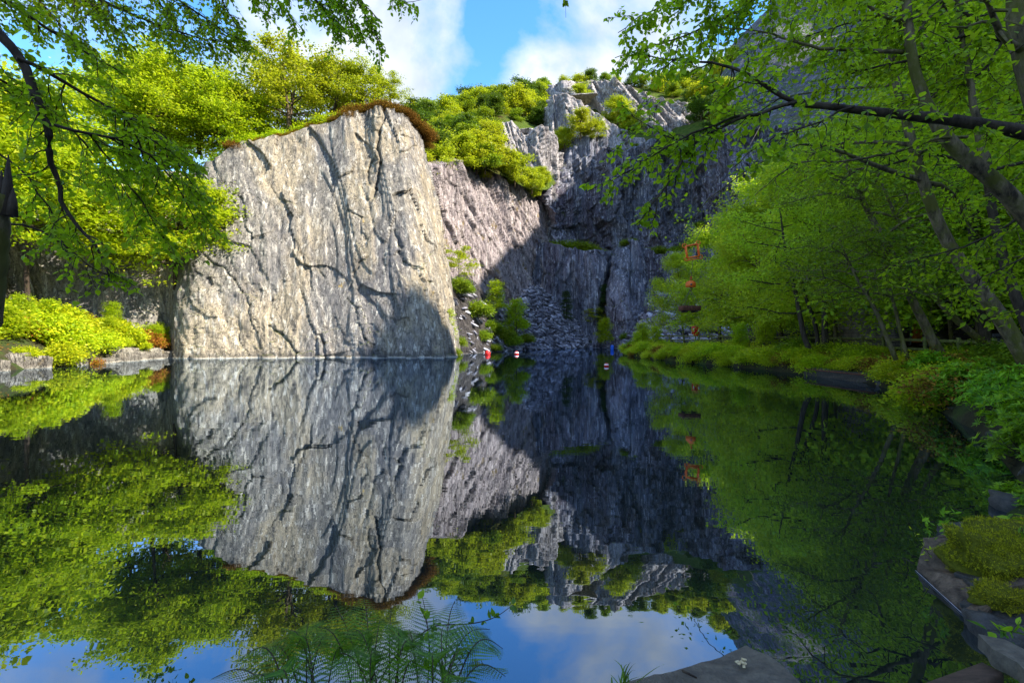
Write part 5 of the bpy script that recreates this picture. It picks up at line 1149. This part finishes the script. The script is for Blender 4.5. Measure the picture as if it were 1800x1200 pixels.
for ix, iy, d, s, lb in [(1775, 1022, 3.0, (.42, .34, .14), 'flat dark stone under the moss cushion at the right edge'), (1778, 1082, 2.72, (.30, .28, .16), 'dark cracked block below the small moss patch'),
                         (1748, 1104, 2.62, (.20, .22, .20), 'dark wet block at the end of the quay stone'), (1835, 1120, 2.5, (.36, .4, .2), 'dark block behind the pointed grey slab')]:
    P = px(ix, iy, d); boulder('boulder', (P[0], P[1], P[2] - .05), s, int(ix) % 37, M['wetstone'], lb, rz=ix * .3, sub=3, noise=.2)
for q, (ix, iy, d, sx, sy, lb) in enumerate([(1745, 1010, 3.0, .34, .22, 'thin slate plate wedged beneath the moss cushion'), (1785, 1000, 2.95, .30, .24, 'thin slate plate at the right edge below the moss'), (1760, 1040, 2.85, .28, .2, 'thin slate plate between the two moss cushions'),
                         (1800, 1060, 2.7, .3, .2, 'slate plate sticking out beside the small moss patch'), (1735, 1062, 2.8, .2, .16, 'slate plate on the inner edge of the quay stone'), (1790, 1140, 2.5, .3, .2, 'slate plate behind the pointed grey slab'), (1760, 985, 3.3, .3, .3, 'slate plate behind the leafy plants on the quay stone')]):
    P = px(ix, iy, d); mb = MB(); mb.box((0, 0, 0), (sx, sy, .035), rotm(rg.gauss(0, .12), rg.gauss(0, .12), rg.uniform(0, 3)), .008); o = mb.build('slate_plate', M['wetstone']); o.location = P; tag(o, lb, 'stone')
M['moss'] = leaf_mat('moss_tuft', (.13, .14, .008), (.26, .26, .012), (.44, .40, .018), .25, (.3, .3, .02), .9, .1)
M['mossbase'] = plain_mat('moss_base', (.07, .075, .008), (.14, .14, .012), 40, .95, 1.0, .01, .1)
def moss(name, ix, iy, d, s, seed, label, n=9000):
    P = px(ix, iy, d); o = boulder('cushion', (0, 0, 0), s, seed, M['mossbase'], None, sub=4, noise=.6); root = empty(name, P); o.parent = root
    o.location = (0, 0, 0); rng = np.random.default_rng(seed); me = o.data; nv = len(me.vertices); co = np.zeros(nv * 3); me.vertices.foreach_get('co', co); co = co.reshape(-1, 3)
    k = rng.integers(0, nv, n); k = k[co[k, 2] > -s[2] * .3]; c_ = co[k] + rng.normal(0, .006, (len(k), 3)); nn = unit(c_ / (np.array(s) ** 2))
    V, F = leaf_geo(c_, nn + rng.normal(0, .55, c_.shape), unit(rng.normal(0, 1, c_.shape)), .010 + .012 * rng.random(len(k)), .004, 'quad'); mesh_np('moss_tufts', V, F, M['moss'], False, root)
    return tag(root, label, 'moss')
moss('moss_cushion', 1765, 972, 3.05, (.46, .40, .22), 61, 'large golden-green moss cushion at the right edge above the quay stone', 26000)
moss('moss_cushion', 1712, 1005, 3.1, (.16, .14, .20), 62, 'moss trailing down the side of the quay stone', 4000)
moss('moss_cushion', 1775, 1050, 2.72, (.22, .2, .10), 63, 'small green moss patch on the dark block', 5000)
# loose bank rock along the near right shore
for q, (X, Y, s) in enumerate([(3.5, 3.9, .5), (4.6, 4.55, .6), (5.9, 5.5, .7), (7.6, 7.5, .8), (9.4, 10.2, .8), (11.2, 13.0, .8), (12.9, 16.8, .9), (13.7, 20.5, .8)]):
    boulder('boulder', (X + .2, Y, .0), (s * .7, s * .6, s * .4), 70 + q, M['wetstone'], ['dark shore rock nearest to the quay stone', 'dark shore rock under the right edge bushes', 'wet rock under the rhododendron at the right edge', 'wet rock below the lowest rhododendron', 'dark rock under the bulging rhododendron', 'dark rock below the furthest rhododendron', 'rock at the near end of the rusty rail', 'rock at the far end of the rusty rail'][q], rz=q * 1.1, sub=3)

# ------------------------------------------------------------------ fence, life ring, hut and shed on the right bank
M['mossywood'] = plain_mat('mossy_timber', (.09, .09, .035), (.22, .24, .07), 7, .9, .6, .01, .2)
M['greywood'] = plain_mat('weathered_timber', (.10, .095, .08), (.2, .19, .15), 7, .9, .5, .01, .2)
FL = [(1135, 57), (1180, 53), (1240, 49), (1300, 43), (1370, 37), (1455, 31), (1540, 26.5), (1620, 22), (1712, 19), (1800, 16.3), (1900, 14)]
fp_ = np.array([[*px(ix, 600, d)[:2]] for ix, d in FL]); fl_ = np.concatenate([[0], np.cumsum(np.hypot(*np.diff(fp_, axis=0).T))])
root = empty('wooden_fence', (fp_[5][0], fp_[5][1], 0)); tag(root, 'post and rail fence with mossy rails running along the right bank', 'fence')
ns = int(fl_[-1] / 2.0); prev = None
def gz(x, y): return float(ground_z(x, y))
for i in range(ns + 1):
    s_ = fl_[-1] * i / ns; x = np.interp(s_, fl_, fp_[:, 0]) - root.location[0]; y = np.interp(s_, fl_, fp_[:, 1]) - root.location[1]
    zt = np.interp(y + root.location[1], [14, 22, 57], [1.50, 1.68, 2.18]); zb = zt - 1.25
    mb = MB(); mb.box((x, y, (zt + zb) / 2 + .03), (.12, .12, zt - zb + .06), rotm(rg.gauss(0, .015), rg.gauss(0, .02), rg.uniform(-.2, .2)), .012); mb.build('post', M['mossywood'], root)
    if prev:
        for k in (.10, .52):
            mb = MB(); a = np.array([prev[0], prev[1], prev[2] - k]); b = np.array([x, y, zt - k]); d_ = b - a; L_ = float(np.linalg.norm(d_))
            mb.box(tuple((a + b) / 2 + [0.0, -.085, 0]), (L_ * .995, .05, .12), rotm(0, -math.asin(d_[2] / L_), math.atan2(d_[1], d_[0])), .008); mb.build('rail', M['mossywood'], root)
    prev = (x, y, zt)
def flat_mat(name, col, rough=.5, spec=.4, metal=0, var=.3):
    t = NT(name); n = t.noise(t.coord(), 9, 6, .7); c = t.mix(t.ramp(n, [(.35, var), (.6, 0.0)]), col, tuple(x * .45 for x in col))
    return t.done(t.pbr(c, rough, t.bump(n, .2, .01), spec, metal))
M['red'] = flat_mat('red_plastic', (.62, .015, .012)); M['white'] = flat_mat('white_plastic', (.78, .78, .76)); M['orangep'] = flat_mat('orange_paint', (.95, .18, .02), .5, .4, 0, .6)
M['blue'] = flat_mat('blue_plastic', (.01, .12, .62)); M['rust'] = plain_mat('rusty_iron', (.055, .018, .010), (.15, .055, .03), 9, .85, .6, .01, .3); M['rope'] = flat_mat('steel_rope', (.12, .11, .10), .5, .5, .6)
def torus(mb, c, R, r, ax='y', k=20, kk=8, a0=0, a1=6.2832):
    an = np.linspace(a0, a1, k + 1); q = {'y': lambda a: (math.cos(a) * R, 0, math.sin(a) * R), 'z': lambda a: (math.cos(a) * R, math.sin(a) * R, 0), 'x': lambda a: (0, math.cos(a) * R, math.sin(a) * R)}[ax]
    mb.tube([np.array(c) + q(a) for a in an], r, kk, False)
P = px(1223, 581, 40.5); root = empty('life_ring_station', (P[0], P[1], P[2] - 1.6)); root.scale = (.84, .84, .84); tag(root, 'red life ring housing on a post at the left end of the fence', 'life ring')
mb = MB(); mb.box((0, 0, 1.95), (.80, .16, .82), None, .07); mb.build('housing', M['red'], root)
mb = MB(); torus(mb, (0, -.13, 1.97), .27, .055, a0=0, a1=6.2832); mb.build('ring', M['red'], root)
for a in (0, math.pi):
    mb = MB(); torus(mb, (0, -.13, 1.97), .27, .062, k=8, a0=a - .55, a1=a + .55); mb.build('white_band', M['white'], root)
mb = MB(); mb.box((0, .08, .75), (.11, .11, 1.7), None, .01); mb.build('post', M['greywood'], root)
mb = MB(); mb.box((0, -.02, 1.47), (.45, .14, .16), None, .03); mb.build('lower_tray', M['red'], root)

t = NT('hut_stone')
v = t.coord((1, 1, 1)); br = t.n('ShaderNodeTexBrick', {'Vector': t.n('ShaderNodeMapping', {'Vector': t.n('ShaderNodeTexCoord').outputs['Object'], 'Rotation': (math.radians(90), 0, 0)}).outputs[0], 'Scale': 2.2, 'Mortar Size': .02, 'Brick Width': .7, 'Row Height': .16})
br.inputs['Color1'].default_value = (.24, .20, .18, 1); br.inputs['Color2'].default_value = (.48, .42, .38, 1); br.inputs['Mortar'].default_value = (.03, .028, .026, 1)
n = t.noise(v, 3, 7, .7); c = t.mix(t.ramp(n, [(.35, .7), (.6, 0.0)]), br.outputs[0], (.09, .08, .075))
M['hut'] = t.done(t.pbr(c, .9, t.bump(t.math('ADD', br.outputs['Fac'], n), .8, -.04), .15))
M['slate'] = plain_mat('slate_roof', (.04, .04, .05), (.09, .085, .10), 6, .6, .6, .03, .4, (1, 4, 4))
root = empty('stone_hut', (22.4, 26.5, 1.35)); tag(root, 'small stone hut with an orange door half hidden by the birches', 'hut')
mb = MB()
for c_, s_ in [((-1.25, 0, 1.6), (.9, .5, 3.4)), ((.95, 0, 1.6), (1.9, .5, 3.4)), ((-.4, 0, 2.85), (.8, .5, .9)), ((-1.45, 2.2, 1.6), (.5, 3.9, 3.4)), ((1.65, 2.2, 1.6), (.5, 3.9, 3.4)), ((.1, 4.4, 1.6), (3.6, .5, 3.4))]: mb.box(c_, s_)
mb.build('walls', M['hut'], root)
mb = MB(); mb.add([(-1.9, -.45, 3.3), (2.1, -.45, 3.3), (2.1, 2.1, 4.6), (-1.9, 2.1, 4.6), (2.1, 4.9, 3.3), (-1.9, 4.9, 3.3), (-1.9, -.45, 3.42), (2.1, -.45, 3.42), (2.1, 2.1, 4.74), (-1.9, 2.1, 4.74), (2.1, 4.9, 3.42), (-1.9, 4.9, 3.42)],
       [(0, 3, 2, 1), (3, 5, 4, 2), (6, 7, 8, 9), (9, 8, 10, 11), (0, 1, 7, 6), (4, 5, 11, 10), (1, 2, 8, 7), (2, 4, 10, 8), (3, 0, 6, 9), (5, 3, 9, 11)]); mb.build('roof', M['slate'], root)
t = NT('lit_door_paint'); sp = t.n('ShaderNodeSeparateXYZ', {0: t.n('ShaderNodeTexCoord').outputs['Object']}); n = t.noise(t.coord(), 5, 5, .6)
c = t.ramp(t.math('ADD', sp.outputs['Z'], t.math('MULTIPLY', n, .5)), [(.9, (.22, .05, .03)), (1.6, (.45, .11, .03)), (2.1, (.72, .26, .03))]) if False else t.mix(t.ramp(n, [(.4, 0.0), (.62, 1.0)]), (.50, .10, .03), (.75, .28, .04))  # rust-orange paint with the doorway's orange light put into the colour
M['door'] = t.done(t.pbr(c, .6, None, .3))
mb = MB(); mb.box((-.4, -.12, 1.2), (.72, .06, 2.2), None, .01); dd = mb.build('door', M['door'], root)
for z in (.65, 1.75): mb = MB(); mb.box((-.4, -.16, z), (.5, .02, .8), None, .008); mb.build('panel', M['door'], dd)
mb = MB(); torus(mb, (-.13, -.18, 1.15), .05, .012); mb.build('handle', M['rope'], dd)
for x in (-.78, -.02): mb = MB(); mb.box((x, -.27, 1.2), (.06, .08, 2.4)); mb.build('door_frame', M['greywood'], root)
root = empty('timber_shed', (24.0, 21.5, .9)); tag(root, 'dark open-fronted shed with a stacked slate wall behind the fence', 'shed')
M['dark'] = plain_mat('dark_boarding', (.018, .013, .011), (.05, .035, .03), 5, .9, .5, .02, .2, (1, 1, 6))
mb = MB()
for z in np.arange(.1, 2.6, .24): mb.box((0.2, 1.6, z), (6.2, .06, .20))
mb.build('back_boarding', M['dark'], root)
mb = MB()
for z in np.arange(0, 1.0, .2): mb.box((.2 + rg.uniform(-.04, .04), 0, z + .1), (6.0, .35 + rg.uniform(-.03, .03), .17), None, .02)
mb.build('low_slate_wall', M['slate'], root)
for x in (-2.8, -.8, 1.2, 3.2): mb = MB(); mb.box((x, .05, 1.9), (.14, .14, 1.8)); mb.build('post', M['dark'], root)
mb = MB(); mb.box((.2, .8, 2.95), (6.8, 2.6, .12), rotm(.14, 0, 0)); mb.build('roof', M['slate'], root)
# rusty rail on the low shore wall
root = empty('shore_wall', (13.0, 19.3, 0)); tag(root, 'low dark shore wall topped by a rusty rail below the bank shrubs', 'wall')
prism('stonework', [(.1, -2.6, .34), (.95, -2.6, .4), (1.0, 2.6, .4), (.25, 2.6, .36)], .7, M['wetstone'], None, None, 5, parent=root, cuts=6, noise=.05)
mb = MB(); mb.box((.02, 0, .30), (.07, 4.6, .05), rotm(0, 0, -.03), .006); mb.build('rail', M['rust'], root)

# ------------------------------------------------------------------ the hanging quarry hoist
D = 35.0
P = px(1217, 441, D); root = empty('suspended_hoist', P); tag(root, 'bright orange square hoist frame with ring ends hanging over the water', 'hoist')
R_ = rotm(0, math.radians(-9), 0)
mb = MB()
q = .44; cs = [np.array([-q, 0, -q * 1.02]), np.array([q, 0, -q * 1.02]), np.array([q, 0, q]), np.array([-q, 0, q * .9])]
for i in range(4):
    a, b = R_ @ cs[i], R_ @ cs[(i + 1) % 4]
    for y in (-.09, .09): mb.tube([a + [0, y, 0], (a + b) / 2 + [0, y, 0], b + [0, y, 0]], .052, 8)
    mb.tube([(a + b) / 2 + [0, -.1, 0], (a + b) / 2 + [0, .1, 0]], .06, 8)
mb.build('square_frame', M['orangep'], root, True)
for i in range(4): mb = MB(); torus(mb, R_ @ (cs[i] * 1.14), .15, .033, k=16); mb.build('corner_ring', M['orangep'], root, True)
mb = MB(); mb.box((.05, 0, -.62), (.95, .2, .07), R_, .02); mb.build('spreader_bar', M['orangep'], root)
root = empty('hoist_rope', P); mb = MB(); pb = np.array(px(1215, 487, D)) - P
mb.tube([(.02, 0, -.63), (-.02, 0, -1.2), tuple(pb)], .016, 5)
mb.build('lower_rope', M['rope'], root); mb = MB(); mb.tube([(.05, 0, .5), (3.5, 3, 5.0), (9, 8, 12.5)], .014, 5); mb.build('upper_rope', M['rope'], root)
tag(root, 'thin steel rope from the trees through the orange frame down to the hook block', 'rope')
P = px(1214, 500, D); root = empty('hook_block', P); tag(root, 'orange rounded hook block hanging on the rope above the platform', 'hook block')
for y in (-.10, .10):
    mb = MB(); an = np.linspace(0, math.pi, 13); pts = [(-.33, -.20), (.33, -.20)] + [(.33 * math.cos(a), .02 + .27 * math.sin(a)) for a in an]
    V = [(x, y - .02, z) for x, z in pts] + [(x, y + .02, z) for x, z in pts]; n = len(pts)
    mb.add(V, [tuple(range(n)), tuple(range(2 * n - 1, n - 1, -1))] + [(i, i + n, (i + 1) % n + n, (i + 1) % n) for i in range(n)]); mb.build('cheek_plate', M['orangep'], root)
mb = MB(); mb.tube([(0, -.15, 0), (0, .15, 0)], .07, 12); torus(mb, (0, 0, 0), .2, .03); mb.build('sheave', M['rope'], root)
mb = MB(); torus(mb, (.03, 0, .42), .07, .025); torus(mb, (.03, 0, .54), .06, .022, 'x'); mb.build('shackle', M['red'], root)
mb = MB(); torus(mb, (0, 0, -.34), .10, .03, a0=-2.6, a1=1.9); mb.tube([(0, 0, -.18), (0, 0, -.26)], .03, 6); mb.build('hook', M['rust'], root)
P = px(1212, 542, D); root = empty('hanging_platform', P); tag(root, 'rust-brown loading platform slung on four ropes above the water', 'platform')
mb = MB(); mb.box((0, 0, 0), (1.32, .95, .34), rotm(0, .02, 0), .02); mb.build('tray', M['rust'], root)
for x in np.linspace(-.58, .58, 7): mb = MB(); mb.box((x, -.49, 0), (.05, .04, .36), None, .008); mb.build('rib', M['rust'], root)
for x in (-.36, .36):
    mb = MB(); mb.box((x, 0, -.23), (.12, 1.0, .12)); mb.build('runner', M['dark'], root)
for x in (-.58, .58):
    for y in (-.42, .42): mb = MB(); mb.tube([(.06, 0, 1.36), ((.06 + x) / 2, y / 2, .76), (x, y, .17)], .014, 5); mb.build('sling', M['rope'], root)
# buoys
for ix, iy, d, r, lab, wh in [(857, 618, 52, .31, 'largest red ball buoy, leftmost on the water', False), (908, 620, 53, .24, 'red buoy with a white band, second from the left', True),
                          (1032, 608, 98, .34, 'small distant red buoy with white top in front of the slate fan', True), (1066, 643, 29, .14, 'nearest red buoy, alone on the open water', True)]:
    X = (ix - 900) / FP * d; root = empty('buoy', (X, d, r * .45)); tag(root, lab, 'buoy')
    mb = MB(); th = np.linspace(-math.pi / 2, math.pi / 2, 15); mb.tube([(0, 0, r * math.sin(a)) for a in th], [max(.002, r * math.cos(a)) for a in th], 20); mb.build('float', M['red'], root, True)
    if wh:
        mb = MB(); th = np.linspace(.15, .65, 5); mb.tube([(0, 0, r * 1.012 * math.sin(a)) for a in th], [r * 1.015 * math.cos(a) for a in th], 20, False); mb.build('white_band', M['white'], root, True)
    mb = MB(); torus(mb, (0, 0, r * 1.12), r * .16, r * .06); mb.build('eye', M['rope'], root)
P = ((1076 - 900) / FP * 76, 76, .1); root = empty('barrel', P); tag(root, 'blue plastic barrel floating upright near the tip of the right bank', 'barrel')
mb = MB(); zz = [-.3, -.27, .05, .08, .11, .35, .38, .41, .62, .66]; rr_ = [.22, .26, .26, .28, .26, .26, .28, .26, .26, .2]; mb.tube([(0, 0, z) for z in zz], rr_, 18); mb.build('drum', M['blue'], root)
mb = MB(); mb.tube([(.1, 0, .66), (.1, 0, .70)], .05, 10); mb.build('cap', M['white'], root)
